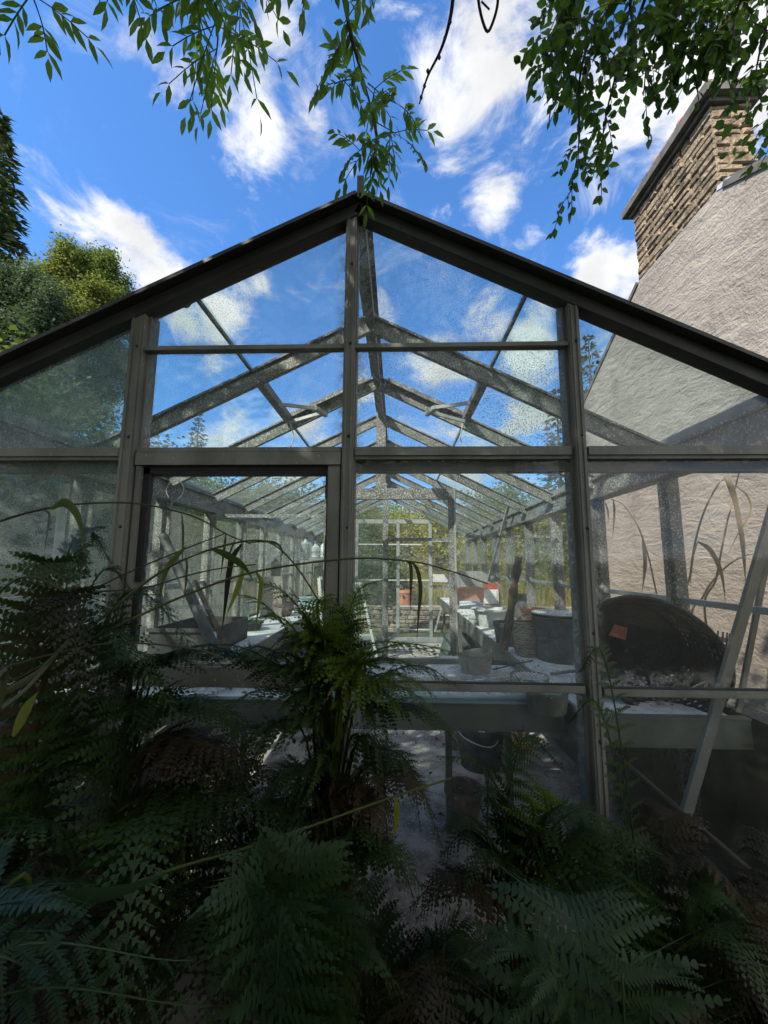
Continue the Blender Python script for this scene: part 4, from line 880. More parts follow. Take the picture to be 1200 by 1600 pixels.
def on(x, y): return np.array([x, y, gz_at(x, y)])
# left
conifer('spruce_tree', 'tall dark spruce at the left edge of the picture', on(-13.55, 11.2), 15.2, 2.8, 'spruce', 21, 44, spray=.55, dens=1.25)
t_ = P(135, 470, Y=11.5)
broadleaf('cypress_tree', 'yellow-green feathery conifer left of the greenhouse roof, right of the spruce', on(t_[0], 11.5), 9, t_[2]-gz_at(t_[0], 11.5)-1.4, (1.45, 1.45, 2.5), 190, 480, .075, 'cypress', 22, .15, tr=.2, spires=12)
broadleaf('cypress_tree', 'darker blue-green conifer between the spruce and the yellow-green one', on(-10.6, 10.0), 8, 5.2, (1.7, 1.6, 2.9), 190, 420, .08, 'fir', 23, .17, tr=.2, spires=10)
broadleaf('shrub', 'bright green shrub low at the left edge, under the conifers', on(-7.6, 6.6), 4, 2.9, (1.0, 1.0, 1.5), 60, 170, .13, 'shrub', 24, .25, tr=.08, cat='shrub')
for i, (x, y, r, cz, h_, mt, lab) in enumerate((
        (-5.4, 3.8, 1.5, 2.2, 1.6, 'shrub_dark', 'dark rounded shrub close to the left glass, nearest the picture edge'),
        (-5.6, 6.3, 1.6, 2.3, 1.7, 'fir', 'blue-green bush on the left slope behind the terrace wall'),
        (-6.0, 9.0, 1.7, 1.9, 1.6, 'shrub', 'mid green bush on the left slope, seen through the roof glass'),
        (-3.6, 11.8, 1.5, 1.9, 1.5, 'shrub_dark', 'dark green bush at the left beyond the far gable'))):
    broadleaf('bush', lab, on(x, y), 3, cz, (r, r, h_), 100, 260, .09, mt, 40+i, .24, 'bushes round the greenhouse', .07, 'bush')
# beyond the far gable
for i, (x, y, r, cz, h_, mt, lab) in enumerate((
        (-1.6, 12.6, 1.5, 2.0, 1.7, 'shrub', 'leafy green bush behind the far gable, left of the far door'),
        (.7, 13.2, 1.5, 2.1, 1.6, 'shrub_yellow', 'yellow-green bush behind the far door'),
        (2.9, 12.4, 1.5, 1.8, 1.5, 'shrub_yellow', 'yellow bush seen to the right of the far door'),
        (5.0, 12.0, 1.8, 1.9, 1.6, 'shrub', 'green bush beside the far corner of the house'),
        (-.6, 10.4, .55, 1.2, .55, 'shrub_dark', 'small dark bush on the terrace just left of the far door'))):
    broadleaf('bush', lab, on(x, y), 3, cz*.8, (r, r, h_*.85), 100, 260, .09, mt, 60+i, .24, 'bushes beyond the far door', .06, 'bush')
for i, (x, y, r, cz, h_, mt, lab) in enumerate((
        (-6.5, 17, 2.4, 1.6, 1.5, 'shrub', 'broad green tree on the rise, left of the far gable'),
        (-1.5, 19, 2.6, 1.3, 1.5, 'shrub', 'broad green tree on the rise behind the far gable'),
        (5.2, 17.5, 2.4, 1.6, 1.6, 'shrub', 'broad green tree right of the far gable roof'))):
    broadleaf('tree', lab, on(x, y), 5, cz, (r, r, h_), 150, 300, .13, mt, 80+i, .36, 'broadleaf trees on the rise', .18)
t_ = P(312, 640, Y=26); conifer('conifer', 'lone small fir showing against the sky through the left roof glass', on(t_[0], 26), t_[2]-gz_at(t_[0], 26), 1.6, 'fir', 91, 22, 'distant firs', .42)
t_ = P(918, 515, Y=17); conifer('conifer', 'fir showing between the right mullion and the house roof edge', on(t_[0], 17), t_[2]-gz_at(t_[0], 17), 2.1, 'fir', 92, 28, 'distant firs', .42)
t_ = P(868, 600, Y=19); conifer('conifer', 'fir seen through the right roof glass, just left of the right mullion', on(t_[0], 19), t_[2]-gz_at(t_[0], 19), 1.7, 'fir', 93, 24, 'distant firs', .42)
# meadow grass on the bank
rng = np.random.default_rng(8); n = 26000
x = rng.uniform(-6, 8, n); y = rng.uniform(9.9, 12.5, n); keep = rng.random(n) < .5+.5*np.sin(x*2.1)*np.cos(y*1.7); x, y = x[keep], y[keep]
bs = np.stack([x, y, ground_h(x, y)], 1); d = unit(np.stack([rng.normal(size=len(x))*.25, rng.normal(size=len(x))*.25, np.ones(len(x))], 1)); L = rng.uniform(.6, 1.6, len(x))
stuff(MB().addq(kites(bs, d, perp(d, rng), L, .012, .3)).build('meadow_grass', 'meadow'))
n = 9000; x = np.concatenate([rng.uniform(XR+.12, 2.72, n//2), rng.uniform(-3.8, XL-.15, n//2)]); y = rng.uniform(1.2, 8, n)
bs = np.stack([x, y, ground_h(x, y)], 1); d = unit(np.stack([rng.normal(size=n)*.4, rng.normal(size=n)*.4, np.ones(n)], 1)); L = rng.uniform(.15, .6, n)
stuff(MB().addq(kites(bs, d, perp(d, rng), L, .009, .3)).build('wild_grass', 'shrub_dark'))

# --- reeds
def blade(mb, pts, w, n=14):
    """a hanging strap leaf along a path"""
    p = spline(pts, n); t = unit(np.gradient(p, axis=0)); s_ = unit(np.cross(t, np.array([.25, 1, .15]))); nn = unit(np.cross(t, s_))
    u = np.linspace(0, 1, n); hw = (w*np.minimum(1, .35+2.5*u)*np.clip((1-u)*2.2, 0.03, 1))[:, None]
    V = np.concatenate([p-s_*hw, p+nn*hw*.25, p+s_*hw]); F = [(i, i+1, n+i+1, n+i) for i in range(n-1)]+[(n+i, n+i+1, 2*n+i+1, 2*n+i) for i in range(n-1)]
    mb.add(V, F)
def reed(label, root, depths, pix, r, leaves=(), mat='reed', group=None, name='reed'):
    """pix: stem through photo pixels at given depths; root: ground point; leaves: (pixels, depth, width, material)"""
    pts = [P(a, b_, Y=depths[0]+(depths[1]-depths[0])*i/(len(pix)-1)) for i, (a, b_) in enumerate(pix)]
    full = ([np.asarray(root, float)] if root is not None else [])+pts
    t = thing(name, label, 'reed', full[0], group)
    sp = spline(full, 60); MB().tube(sp, np.linspace(r*RT, r*.5*RT, 60), 6).build('stem', mat, t, smooth=True)
    for lp, dy, w, lm in leaves:
        b = MB(); blade(b, [P(a, b_, Y=dy) for a, b_ in lp], w*1.05); b.build('leaf', lm, t, smooth=True)
RT = 1.35
GR = 'reeds arching in from the left'
reed('long thin reed arching highest across the left mullion', (-1.5, .95, 0), (.98, 1.15), [(-60, 850), (0, 815), (70, 795), (130, 787), (215, 787), (300, 806), (355, 835), (392, 850)], .003,
     [([(70, 797), (77, 805), (74, 830), (68, 876)], 1.0, .004, 'reed'), ([(80, 795), (100, 785), (118, 800), (128, 830), (131, 865)], 1.02, .012, 'reed_leaf'), ([(284, 803), (286, 840), (284, 885)], 1.1, .004, 'reed'), ([(388, 848), (420, 846), (436, 852), (441, 866), (430, 872)], 1.15, .003, 'reed')], 'reed', GR)
reed('reed rising to meet the highest one near the doorway top', (-1.45, .9, 0), (.98, 1.12), [(-60, 1040), (0, 1003), (60, 967), (182, 903), (283, 860), (353, 833)], .0028,
     [([(353, 833), (350, 860), (344, 906)], 1.12, .004, 'reed'), ([(368, 842), (360, 862), (355, 885)], 1.1, .003, 'reed')], 'reed', GR)
reed('reed ending in a curl that drops into the ferns right of the doorway', (-1.4, .92, 0), (.95, 1.12), [(-60, 1045), (0, 1010), (127, 985), (227, 910), (290, 873), (360, 850), (410, 845), (440, 860), (470, 895), (500, 942)], .0032,
     [([(378, 850), (364, 870), (357, 900), (352, 945), (346, 992)], 1.12, .009, 'fern_brown'), ([(290, 868), (292, 885), (290, 915), (286, 946)], 1.08, .004, 'reed'), ([(290, 855), (275, 870), (260, 890), (252, 920), (250, 943)], 1.08, .008, 'reed_leaf')], 'reed', GR)
reed('longest reed, reaching past the centre post to the partition door', (-1.35, .9, 0), (.9, 1.2), [(-60, 1120), (30, 1060), (153, 993), (290, 930), (400, 893), (545, 873), (640, 877), (700, 891), (762, 912)], .0032,
     [([(636, 877), (642, 885), (642, 920), (641, 957)], 1.17, .0045, 'reed'), ([(642, 877), (652, 890), (657, 920), (654, 960), (651, 1003)], 1.17, .0055, 'reed'), ([(400, 893), (408, 910), (405, 940), (399, 985)], 1.1, .007, 'reed_yellow')], 'reed', GR)
reed('reed with yellow-green hanging leaves in the middle of the doorway', (-1.3, .95, 0), (.95, 1.1), [(-40, 990), (127, 930), (220, 920), (290, 900), (345, 888), (400, 882)], .0025,
     [([(332, 858), (350, 865), (372, 878), (385, 890), (396, 908)], 1.09, .01, 'reed_leaf'), ([(380, 888), (376, 905), (365, 935), (352, 965)], 1.09, .008, 'reed_yellow')], 'reed', GR)
reed('low reed running flat over the ferns at the left', (-1.3, .85, 0), (.85, 1.05), [(-60, 1060), (0, 1045), (90, 1020), (157, 1007), (213, 1005), (300, 1013), (350, 1028)], .0026, [], 'reed', GR)
reed('short thick reed blade rising at the lower left corner of the glass', (-1.1, .6, 0), (.8, .95), [(-40, 1135), (0, 1108), (40, 1078), (83, 1030), (120, 985)], .005, [([(20, 1150), (40, 1110), (60, 1080)], .85, .012, 'reed_yellow'), ([(-30, 1100), (20, 1075), (60, 1050), (95, 1010)], .9, .007, 'reed')], 'reed', GR)
reed('long pale grass stem crossing the dark foreground with a folded leaf', (-.95, .45, .2), (.62, 1.0), [(-40, 1462), (60, 1428), (150, 1405), (270, 1358), (370, 1330), (480, 1293), (600, 1250), (705, 1216)], .003,
     [([(372, 1331), (400, 1322), (427, 1326), (446, 1356), (462, 1390), (487, 1418)], .85, .008, 'reed_leaf'), ([(618, 1244), (620, 1275), (614, 1312)], .95, .006, 'reed_yellow'), ([(-40, 1448), (40, 1425), (110, 1405), (190, 1392), (270, 1360)], .66, .014, 'fern_blue')], 'reed_leaf')
GD = 'dead reeds between the greenhouse and the house'
for i, (rt, dd, px, lv, lab) in enumerate((
        ((2.0, 2.3, 0), (2.2, 2.3), [(1085, 985), (1080, 890), (1100, 800), (1140, 735), (1190, 712)], [([(1134, 735), (1145, 765), (1158, 830), (1163, 880), (1165, 915)], 2.25, .012, 'reed_dead'), ([(1131, 742), (1138, 760), (1145, 785)], 2.25, .006, 'reed_dead')], 'dead brown reed against the house wall, arching rightmost'),
        ((2.0, 2.4, 0), (2.4, 2.4), [(1105, 985), (1120, 900), (1140, 800), (1170, 700), (1230, 640)], [([(1150, 760), (1168, 775), (1172, 800), (1150, 840), (1136, 870)], 2.4, .005, 'reed_dead')], 'tall dead reed against the house wall, standing most upright'),
        ((1.9, 2.5, 0), (2.4, 2.4), [(1082, 1000), (1100, 930), (1130, 890), (1160, 870), (1200, 860)], [([(1090, 846), (1110, 860), (1127, 895), (1134, 945)], 2.4, .012, 'reed_dead'), ([(1090, 846), (1083, 870), (1078, 920)], 2.4, .005, 'reed_dead')], 'low dead reed behind the mesh pot against the house wall'),
        ((1.75, 3.0, 0), (3.0, 3.0), [(1030, 990), (1020, 900), (1000, 830), (975, 790), (955, 780)], [([(958, 780), (960, 800), (957, 846)], 3.0, .007, 'reed_dead'), ([(945, 783), (950, 800), (950, 820)], 3.0, .005, 'reed_dead'), ([(1004, 842), (1008, 880), (1003, 928)], 3.0, .012, 'reed_dead')], 'dead reed arching left beside the second wall post'))):
    reed(lab, rt, dd, px, .005, lv, 'reed_dead', GD, 'dead_reed')

# --- ferns
def frond(pts, width, pairs=22, seed=0, m=11, roll=0.0, st=None):
    pairs = int(pairs*1.25); width *= 1.08
    """bipinnate frond along a path: rachis and pinnae of small pinnules"""
    rng = np.random.default_rng(seed); n = 40; p = spline(pts, n); t = unit(np.gradient(p, axis=0))
    Ltot = np.linalg.norm(np.diff(p, axis=0), axis=1).sum()
    st = st if st is not None else .36 if Ltot > .75 else .2; up = np.array([0, 0, 1.0]); mb = MB(); mb.tube(p, np.linspace(.0042, .0008, n), 5)
    Q = []
    for k in range(pairs):
        u = st+(.99-st)*(k/(pairs-1))**.92; i = min(n-2, int(u*(n-1))); f = u*(n-1)-i; c = p[i]*(1-f)+p[i+1]*f; tt = t[i]
        sd = np.cross(tt, up); sd = sd/np.linalg.norm(sd); nr = np.cross(sd, tt)
        sd = sd*math.cos(roll)+nr*math.sin(roll); nr = np.cross(sd, tt)
        v = (u-st)/(1-st); prof = (1-v)**.8*(.5+.5*min(1, v/.16)); L = width*prof*rng.uniform(.9, 1.08)+.006
        for s_ in (-1, 1):
            if rng.random() < .03: continue
            d0 = unit(sd*s_*.9+tt*(.30+.35*v)+nr*rng.normal(0, .10)); drop = rng.uniform(.10, .30)
            mm = max(5, int(m*(.4+.6*prof))); w = np.linspace(.04, 1, mm)
            cc = c+d0*(w*L)[:, None]-np.array([0, 0, 1.0])*(drop*L*w**2)[:, None]
            dl = unit(np.gradient(cc, axis=0)); sl_ = unit(np.cross(dl, nr)); step = L/mm
            pl = (.30*L*(1-w)**.7+.004)*rng.uniform(.85, 1.1, mm)*.46; pl = np.minimum(pl, width*.16)
            for q in (-1, 1):
                dd = unit(sl_*q+dl*.38+nr*rng.normal(0, .12, (mm, 1))); hw = dl*step*.5; e_ = cc+dd*pl[:, None]
                Q.append(np.stack([cc-hw, e_-hw*.30, e_+hw*.45, cc+hw], 1).reshape(-1, 3))
            Q.append(kites(cc[:1], d0[None], unit(np.cross(d0, nr))[None], L*.98, .0016, .3))
    mb.addq(np.vstack(Q)); return mb
def fern(label, base, fr, mat='fern', group='ferns in front of the greenhouse', pairs=22, seed=0, m=11):
    """fr: list of (tip, arch height, width, material)"""
    base = np.asarray(base, float); root = thing('fern', label, 'fern', base, group)
    for i, (tip, arch, wd, mt) in enumerate(fr):
        if isinstance(tip, list):                                    # a frond followed through the picture, from its crown out
            pp = [base]+[np.asarray(q, float) for q in tip]; 
            for v_ in range(3):
                jr = np.random.default_rng(seed*97+i*7+v_); ps = np.array(pp); k_ = np.linspace(0, 1, len(ps))[:, None]
                if v_: ps = ps+k_*jr.normal(size=3)*(.06, .03, .05)+k_**2*jr.normal(size=3)*(.05, .03, .05); ps[:, 1] = np.minimum(ps[:, 1], 1.34)
                frond(ps, wd*(1, .92, 1.08)[v_], pairs, seed*50+i+v_*1000, m, 0.0, .93/(len(pp)-1)).build('frond', mt or mat, root)
            continue
        tip = np.asarray(tip, float); v = tip-base
        c1 = base+v*np.array([.10, .10, 0])+np.array([0, 0, max(tip[2]*.6, .1)+arch*.2]); c2 = base+v*np.array([.45, .45, 0])+np.array([0, 0, tip[2]+arch])
        frond([base, c1, c2, tip], wd, pairs, seed*50+i, m).build('frond', mt or mat, root)
def ring(base, n, R, zt, arch, wd, seed, mats, a0=0, a1=2*math.pi):
    rng = np.random.default_rng(seed); out = []
    for i in range(n):
        a = a0+(a1-a0)*(i+rng.uniform(.1, .9))/n; r = R*rng.uniform(.7, 1.15)
        out.append(((base[0]+r*math.cos(a), min(base[1]+r*math.sin(a), 1.33), zt*rng.uniform(.75, 1.12)), arch*rng.uniform(.6, 1.3), wd*rng.uniform(.85, 1.15), mats[i % len(mats)]))
    return out
p = lambda x, y, Y: tuple(P(x, y, Y=Y))
L_ = lambda Y, *pts: [p(x, y, Y+dy) for (x, y), dy in zip(pts, (0, -.02, -.04, -.05, -.05))]
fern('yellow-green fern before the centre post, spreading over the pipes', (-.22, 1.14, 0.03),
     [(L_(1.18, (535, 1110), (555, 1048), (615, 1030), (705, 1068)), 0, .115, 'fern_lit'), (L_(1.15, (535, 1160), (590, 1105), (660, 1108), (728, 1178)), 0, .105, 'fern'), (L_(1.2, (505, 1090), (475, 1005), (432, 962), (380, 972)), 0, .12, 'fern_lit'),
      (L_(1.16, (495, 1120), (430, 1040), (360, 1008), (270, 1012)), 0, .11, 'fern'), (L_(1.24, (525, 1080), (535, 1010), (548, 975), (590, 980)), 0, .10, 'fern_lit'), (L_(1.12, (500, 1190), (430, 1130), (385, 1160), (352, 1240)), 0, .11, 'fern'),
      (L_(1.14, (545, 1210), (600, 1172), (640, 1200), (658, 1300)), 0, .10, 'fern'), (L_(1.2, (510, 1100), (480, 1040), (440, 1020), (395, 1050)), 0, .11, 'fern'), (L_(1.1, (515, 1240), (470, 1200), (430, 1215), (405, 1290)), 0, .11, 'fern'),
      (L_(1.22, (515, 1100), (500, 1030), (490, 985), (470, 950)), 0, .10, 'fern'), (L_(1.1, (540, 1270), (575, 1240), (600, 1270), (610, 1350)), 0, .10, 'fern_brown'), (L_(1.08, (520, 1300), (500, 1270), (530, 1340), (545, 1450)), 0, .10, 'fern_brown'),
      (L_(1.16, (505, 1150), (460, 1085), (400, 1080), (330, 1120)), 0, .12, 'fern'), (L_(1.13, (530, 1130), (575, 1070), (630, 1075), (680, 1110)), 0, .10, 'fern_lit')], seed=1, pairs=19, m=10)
fern('dark tangled fern below the bucket and terracotta pot, right of the centre post', (.30, 1.16, .03),
     [(L_(1.14, (800, 1420), (770, 1320), (730, 1275), (690, 1300)), 0, .10, 'fern'), (L_(1.16, (815, 1410), (840, 1300), (880, 1260), (935, 1290)), 0, .10, 'fern'), (L_(1.1, (795, 1450), (740, 1380), (690, 1370), (640, 1420)), 0, .10, 'fern_brown'), (L_(1.12, (820, 1440), (880, 1360), (940, 1350), (1000, 1400)), 0, .11, 'fern'),
      (L_(1.2, (810, 1380), (800, 1280), (775, 1235), (735, 1240)), 0, .09, 'fern'), (L_(1.18, (815, 1390), (850, 1290), (850, 1240), (830, 1215)), 0, .08, 'fern_lit')], seed=19, pairs=18, m=9)
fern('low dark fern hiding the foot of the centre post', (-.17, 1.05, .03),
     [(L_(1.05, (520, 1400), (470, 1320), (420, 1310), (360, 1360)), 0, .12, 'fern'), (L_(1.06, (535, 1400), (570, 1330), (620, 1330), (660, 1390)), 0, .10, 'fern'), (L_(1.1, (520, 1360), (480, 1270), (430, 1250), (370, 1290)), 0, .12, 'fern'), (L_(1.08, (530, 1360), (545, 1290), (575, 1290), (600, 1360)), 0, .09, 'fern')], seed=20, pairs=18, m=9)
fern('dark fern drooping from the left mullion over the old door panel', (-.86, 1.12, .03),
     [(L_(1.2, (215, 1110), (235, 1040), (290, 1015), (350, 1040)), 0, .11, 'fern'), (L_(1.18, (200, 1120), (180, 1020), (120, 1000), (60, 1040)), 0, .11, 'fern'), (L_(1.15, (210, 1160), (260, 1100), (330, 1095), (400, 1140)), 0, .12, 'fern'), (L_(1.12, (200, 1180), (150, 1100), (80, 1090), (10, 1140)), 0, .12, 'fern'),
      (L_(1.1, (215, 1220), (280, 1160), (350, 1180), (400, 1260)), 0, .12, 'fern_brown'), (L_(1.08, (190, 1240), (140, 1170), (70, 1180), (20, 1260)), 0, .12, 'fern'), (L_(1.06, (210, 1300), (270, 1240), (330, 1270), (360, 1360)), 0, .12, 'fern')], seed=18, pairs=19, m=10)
fern('tall dark fern rising in front of the left mullion', (-.95, 1.05, .03),
     [(p(175, 880, 1.2), .03, .11, 'fern'), (p(140, 900, 1.15), .03, .10, 'fern'), (p(70, 985, 1.0), .12, .13, 'fern'), (p(235, 960, 1.2), .08, .12, 'fern'), (p(330, 1040, 1.1), .15, .14, 'fern'), (p(20, 1080, .95), .14, .14, 'fern'), (p(130, 1120, .85), .2, .14, 'fern_brown'), (p(280, 1120, .95), .15, .14, 'fern')], seed=2, pairs=26)
fern('dense dark fern between the left mullion and the centre post', (-.60, 1.0, .03), ring((-.6, 1.0), 11, .42, .95, .12, .15, 31, ('fern', 'fern', 'fern_brown')), seed=3)
fern('dark fern at the far left under the reeds', (-1.25, 1.0, .03), ring((-1.25, 1.0), 10, .45, .95, .12, .15, 32, ('fern', 'fern_brown', 'fern')), seed=4)
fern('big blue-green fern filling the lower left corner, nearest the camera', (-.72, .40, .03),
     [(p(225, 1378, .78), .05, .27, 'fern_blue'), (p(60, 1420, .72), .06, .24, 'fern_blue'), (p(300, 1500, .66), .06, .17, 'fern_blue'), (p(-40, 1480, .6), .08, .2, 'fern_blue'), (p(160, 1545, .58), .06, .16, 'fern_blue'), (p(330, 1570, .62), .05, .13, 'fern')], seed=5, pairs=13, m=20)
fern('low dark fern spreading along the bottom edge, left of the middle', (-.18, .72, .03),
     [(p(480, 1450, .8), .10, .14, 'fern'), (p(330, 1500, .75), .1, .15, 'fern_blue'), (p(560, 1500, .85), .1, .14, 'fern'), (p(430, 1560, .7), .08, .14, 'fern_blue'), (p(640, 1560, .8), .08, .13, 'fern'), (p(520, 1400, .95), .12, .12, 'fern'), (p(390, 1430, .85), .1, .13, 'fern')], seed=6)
fern('spreading blue-green fern at the bottom right with long side fronds', (.30, .62, .03),
     [(p(862, 1385, .98), .03, .26, 'fern_blue'), (p(1060, 1520, .85), .06, .11, 'fern'), (p(700, 1500, .8), .06, .12, 'fern'), (p(980, 1580, .74), .06, .11, 'fern'), (p(780, 1575, .7), .04, .11, 'fern')], seed=7, pairs=12, m=18)
fern('dark fern below the black bucket, right of the centre post', (.22, 1.10, .03), ring((.22, 1.1), 10, .36, .46, .1, .12, 33, ('fern', 'fern', 'fern_brown'))+[(p(880, 1200, 1.2), .05, .10, 'fern'), (p(775, 1270, 1.1), .05, .07, 'fern_blue')], seed=8)
fern('dark ferny clump before the right mullion', (.62, 1.12, .03), [(p(905, 1050, 1.3), .03, .055, 'fern'), (p(885, 1130, 1.25), .03, .07, 'fern')]+ring((.62, 1.12), 13, .36, .72, .1, .12, 34, ('fern', 'fern_brown')), seed=9)
fern('withered fern below the black tub at the right', (.98, 1.05, .03), ring((.98, 1.05), 12, .4, .68, .1, .12, 35, ('fern_brown', 'fern', 'fern_brown')), seed=10)
fern('dark fern at the bottom right corner', (1.15, .85, .03), ring((1.15, .85), 9, .45, .55, .1, .13, 36, ('fern', 'fern_brown')), seed=11)
fern('dark fern tangle low against the glass, left of the doorway', (-1.0, 1.15, .03), ring((-1.0, 1.15), 11, .42, .92, .08, .14, 39, ('fern', 'fern_brown', 'fern')), seed=14)
fern('dark drooping fern against the door panel, behind the folded grass leaf', (-.42, 1.2, .03), ring((-.42, 1.2), 11, .4, .80, .10, .14, 40, ('fern', 'fern', 'fern_brown')), seed=15)
fern('brownish fern low against the glass between right mullion and right edge', (.88, 1.2, .03), ring((.88, 1.2), 9, .36, .5, .1, .12, 41, ('fern_brown', 'fern')), seed=16)
fern('dark fern at the far right below the leaning bar', (1.32, 1.12, .03), ring((1.32, 1.12), 8, .36, .55, .1, .12, 42, ('fern', 'fern_brown')), seed=17)
fern('half-hidden dark fern in the middle foreground under the grass stem', (.0, 1.05, .03), ring((.0, 1.05), 9, .32, .62, .12, .13, 37, ('fern', 'fern_brown', 'fern')), seed=12)
fern('dark fern under the old doorway, behind the big blue-green fern', (-.75, .8, .03), ring((-.75, .8), 9, .4, .72, .12, .14, 38, ('fern', 'fern', 'fern_brown')), seed=13)

# --- overhanging ash and elm
def compound(out, base, d, L, rng, size, pairs=4):
    """ash leaf: drooping rachis, opposite lanceolate leaflets"""
    d = unit(d); pts = np.array([base+d*L*u-np.array([0, 0, 1])*.32*L*u*u for u in np.linspace(0, 1, 8)]); out['tw'].append((pts, .0014))
    t = unit(np.gradient(pts, axis=0)); sd = unit(np.cross(t[3], (0, 0, 1)+rng.normal(size=3)*.3)); nr = np.cross(sd, t[3]); nr *= np.sign(nr[2]) if nr[2] else 1
    for k in range(pairs):
        i = 2+int(round(k*5.0/pairs)); i = min(i, 7)
        for s_ in (-1, 1):
            dd = unit(sd*s_*rng.uniform(.6, .9)+t[i]*.75-np.array([0, 0, 1])*rng.uniform(.05, .4)); out['b'].append(pts[i]); out['d'].append(dd); out['L'].append(size*rng.uniform(.8, 1.15))
    out['b'].append(pts[-1]); out['d'].append(unit(t[-1]-np.array([0, 0, .2]))); out['L'].append(size*1.05)
def emit_leaves(out, rng, ratio):
    b = np.array(out['b']); d = np.array(out['d']); L = np.array(out['L'])
    s_ = unit(np.cross(d, np.array([0, 0, 1.0])+rng.normal(size=(len(d), 3))*.35)); nr = np.cross(s_, d); nr *= np.where(nr[:, 2:] < 0, -1, 1)
    return leaves6(b, d, s_, nr, L, L*ratio)
def newout(): return dict(b=[], d=[], L=[], tw=[])
def clipview(q): return (q[:, 2]-1.6) > 1.62*np.maximum(q[:, 1], 0)+.32*np.abs(q[:, 0])*0+.35
rng = np.random.default_rng(101)
ASH = thing('ash_tree', 'ash tree whose leafy sprays hang into the top left and centre of the picture', 'tree', (-3.3, -2.2, 0))
out = newout()
tw = MB()
SPR = [  # hanging branches: pixels, distance, leaf density, leaf length
    ([(560, -160), (535, -40), (545, 40), (562, 105), (576, 155), (588, 205), (582, 255)], 1.75, 12, .17, .006),
    ([(350, -160), (320, -80), (328, 0), (340, 50), (338, 85)], 1.75, 15, .20, .005),
    ([(420, -140), (385, -70), (376, -20), (370, 30)], 1.8, 12, .19, .004),
    ([(300, -120), (292, -80), (298, -60), (305, -20)], 1.7, 6, .15, .004),
    ([(330, -150), (345, -70), (325, -20), (312, 20), (322, 60)], 1.9, 12, .2, .004),
    ([(205, -150), (190, -110), (180, -80), (175, -50)], 1.7, 3, .13, .004),
    ([(60, -110), (35, -70), (45, -20), (55, 5), (62, 25)], 1.5, 4, .13, .003),
    ([(500, -120), (492, -80), (485, -45)], 1.7, 6, .16, .003),
    ([(640, -120), (615, -80), (600, -50)], 1.7, 7, .17, .003),
    ([(575, 130), (600, 150), (625, 165)], 1.74, 3, .13, .002), ([(570, 120), (545, 125), (520, 130)], 1.74, 3, .13, .002), ([(586, 190), (612, 205), (635, 220)], 1.74, 4, .14, .002), ([(588, 215), (570, 230), (555, 240)], 1.74, 3, .13, .002)]
for px, D, nl, LL, r in SPR:
    pt = spline([P(a, b_, D=D*(1+.03*math.sin(i*2.1))) for i, (a, b_) in enumerate(px)], 30); tw.tube(pt, np.linspace(r, r*.35, 30), 6)
    nl = max(2, int(nl*.40)); LL *= .85
    for k in range(nl):
        i = int(3+26*(k+rng.uniform(0, .8))/nl); i = min(i, 29); t_ = pt[min(i+1, 29)]-pt[max(i-1, 0)]
        for s_ in (-1, 1):
            d = unit(unit(t_)*.35+unit(np.cross(t_, rng.normal(size=3)))*.9+np.array([0, 0, -.25])); compound(out, pt[i], d, LL*rng.uniform(.75, 1.15), rng, .049*D/1.75)
    compound(out, pt[-1], unit(pt[-1]-pt[-3]), LL, rng, .049*D/1.75)
# bare twig
pt = spline([P(712, -60, D=1.8), P(705, 20, D=1.8), P(690, 75, D=1.8), P(668, 120, D=1.8), P(655, 163, D=1.8)], 24)
bt = MB().tube(pt, np.linspace(.006, .0022, 24), 6)
for i in range(4, 23, 3): bt.lathe([(.003, -.006), (.0055, 0), (.004, .006)], 6, pt[i]+rng.normal(size=3)*.003)
pt = spline([P(745, -60, D=1.8), P(748, 5, D=1.8), P(760, 48, D=1.8), P(770, 35, D=1.8), P(778, 0, D=1.8), P(772, -40, D=1.8)], 24); bt.tube(pt, .0038, 6)
bt.tube(spline([P(752, 2, D=1.8), P(765, 15, D=1.8)], 6), .0025, 5)
bt.build('bare_twig', 'twig', ASH, smooth=True)
# unseen crown mass above and behind, shaped along the sun to shade the gable
cen = np.array([(-2.3, -1.1, 4.7)])+randdir(150, rng)*np.array([2.1, 1.4, 1.6])*(rng.random((150, 1))**.45)
cen = cen[clipview(cen)]
limbs(tw, (-3.3, -2.2, -.1), (-2.4, -1.1, 5.6), .17, cen, rng, .22)
tw.build('branch', 'bark', ASH, smooth=True)
for pts_, r in out['tw']: pass
T3, Q4 = emit_leaves(out, rng, .16)
sprays = MB().addq(T3, 3).addq(Q4, 4)
for pts_, r in out['tw']: sprays.tube(pts_[::2], r, 4, False)
sprays.build('leaf_sprays', 'ash', ASH)
MB().addq(crown_leaves(rng, cen, .34, 95, .12, clip=clipview)).build('crown', 'ash', ASH)

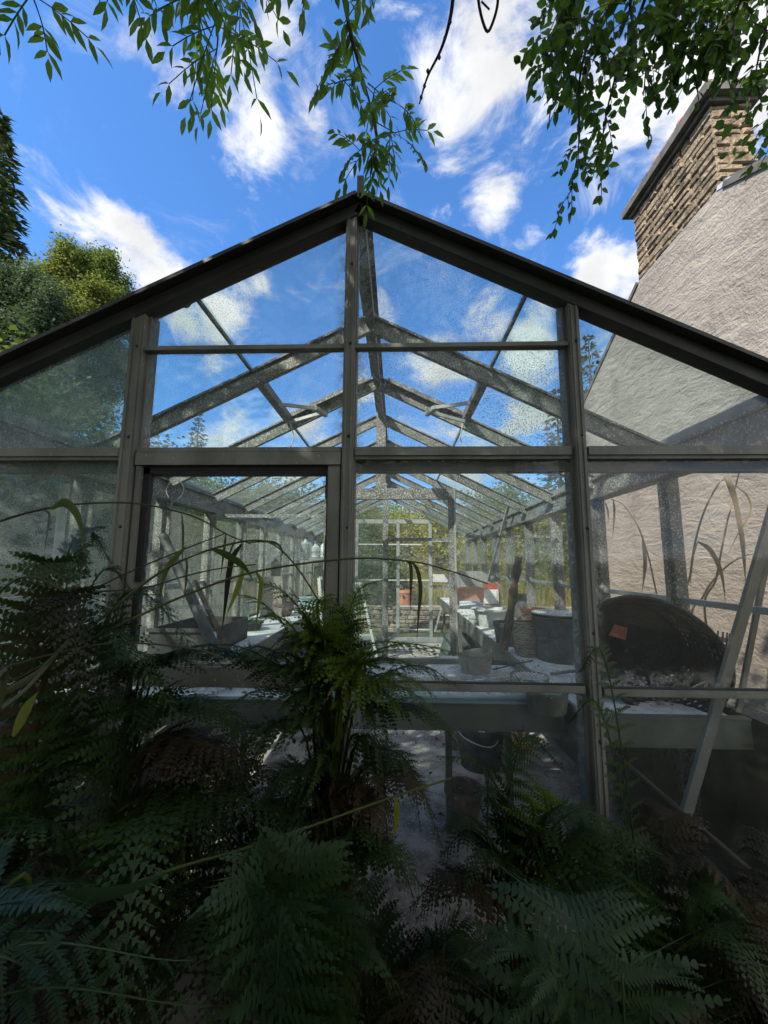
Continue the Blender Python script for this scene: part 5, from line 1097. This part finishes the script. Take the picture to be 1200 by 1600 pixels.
ELM = thing('elm_tree', 'small-leaved dark tree overhanging the top right corner and the chimney', 'tree', (2.2, -1.9, 0))
out = newout(); tw = MB()
EB = [([(985, -150), (960, -30), (925, 50), (905, 130), (905, 220), (892, 298)], 1.9, 1.0), ([(930, -120), (895, -20), (865, 50), (850, 110)], 1.85, .8), ([(1050, -120), (1000, 20), (965, 110), (945, 190), (940, 240)], 2.0, 1.0),
      ([(1110, -120), (1050, 0), (1015, 80), (1005, 150)], 2.1, 1.0), ([(1170, -120), (1110, -10), (1080, 40), (1065, 95)], 2.1, 1.1), ([(1230, -100), (1160, -20), (1130, 30), (1110, 80)], 2.1, 1.1), ([(1290, -60), (1215, 0), (1190, 70), (1178, 130)], 2.15, .8), ([(1000, -120), (985, 0), (990, 60), (955, 100)], 1.9, .9),
      ([(1120, -140), (1080, -60), (1060, 20), (1030, 60)], 1.95, 1.1), ([(1260, -140), (1180, -40), (1150, 30), (1120, 60)], 2.0, 1.1), ([(1320, 120), (1250, 160), (1215, 205)], 2.1, .5), ([(960, -140), (930, -40), (900, 20), (880, 90), (885, 150)], 2.0, .9)]
for px, D, dens in EB:
    pt = spline([P(a, b_, D=D*(1+.04*math.sin(i*1.7))) for i, (a, b_) in enumerate(px)], 40); tw.tube(pt, np.linspace(.006, .0015, 40), 6)
    for i in range(6, 40):
        if rng.random() > .52*dens: continue
        L = rng.uniform(.08, .24)*(1.15-.6*i/40); d = unit(rng.normal(size=3)*.8+unit(pt[min(i+1, 39)]-pt[i-1])*.8+np.array([0, 0, -.35])); e = pt[i]+d*L; md = pt[i]+d*L*.5+(0, 0, .015); sp = spline([pt[i], md, e-(0, 0, .02)], 10); tw.tube(sp, .0013, 4, False)
        for k in (1, 2, 3, 4, 5, 6, 7, 8, 9, 9):
            s_ = (-1)**k; dd = unit(np.cross(d, (0, 0, 1)+rng.normal(size=3)*.3)*s_+d*.6+np.array([0, 0, -.35])); out['b'].append(sp[k]); out['d'].append(dd); out['L'].append(rng.uniform(.022, .045))
T3, Q4 = emit_leaves(out, rng, .31)
cen = np.array([(2.1, -1.4, 5.0)])+randdir(70, rng)*np.array([1.5, 1.2, 1.2])*(rng.random((70, 1))**.45); cen = cen[clipview(cen)]
limbs(tw, (2.2, -1.9, -.1), (2.1, -1.3, 5.4), .14, cen, rng, .25)
tw.build('branch', 'bark', ELM, smooth=True); MB().addq(T3, 3).addq(Q4, 4).build('leaf_sprays', 'elm', ELM)
MB().addq(crown_leaves(rng, cen, .34, 120, .08, clip=clipview)).build('crown', 'elm', ELM)
for i, (x, y, cz, r, lab) in enumerate(((-6.0, -6.5, 5.0, 2.9, 'large dark unseen tree added behind the camera to cut skylight, on the left'), (.4, -8.5, 5.0, 3.0, 'large dark unseen tree added straight behind the camera to cut skylight'))):  # unseen trees added behind the camera to hold back skylight
    broadleaf('skylight_block_tree', lab, (x, y, 0), 10, cz, (r, r, 3.2), 120, 110, .3, 'shrub_dark', 120+i, .5, 'unseen trees added to cut skylight', .22)
for o in bpy.data.objects:
    if '_o' in o: del o['_o']
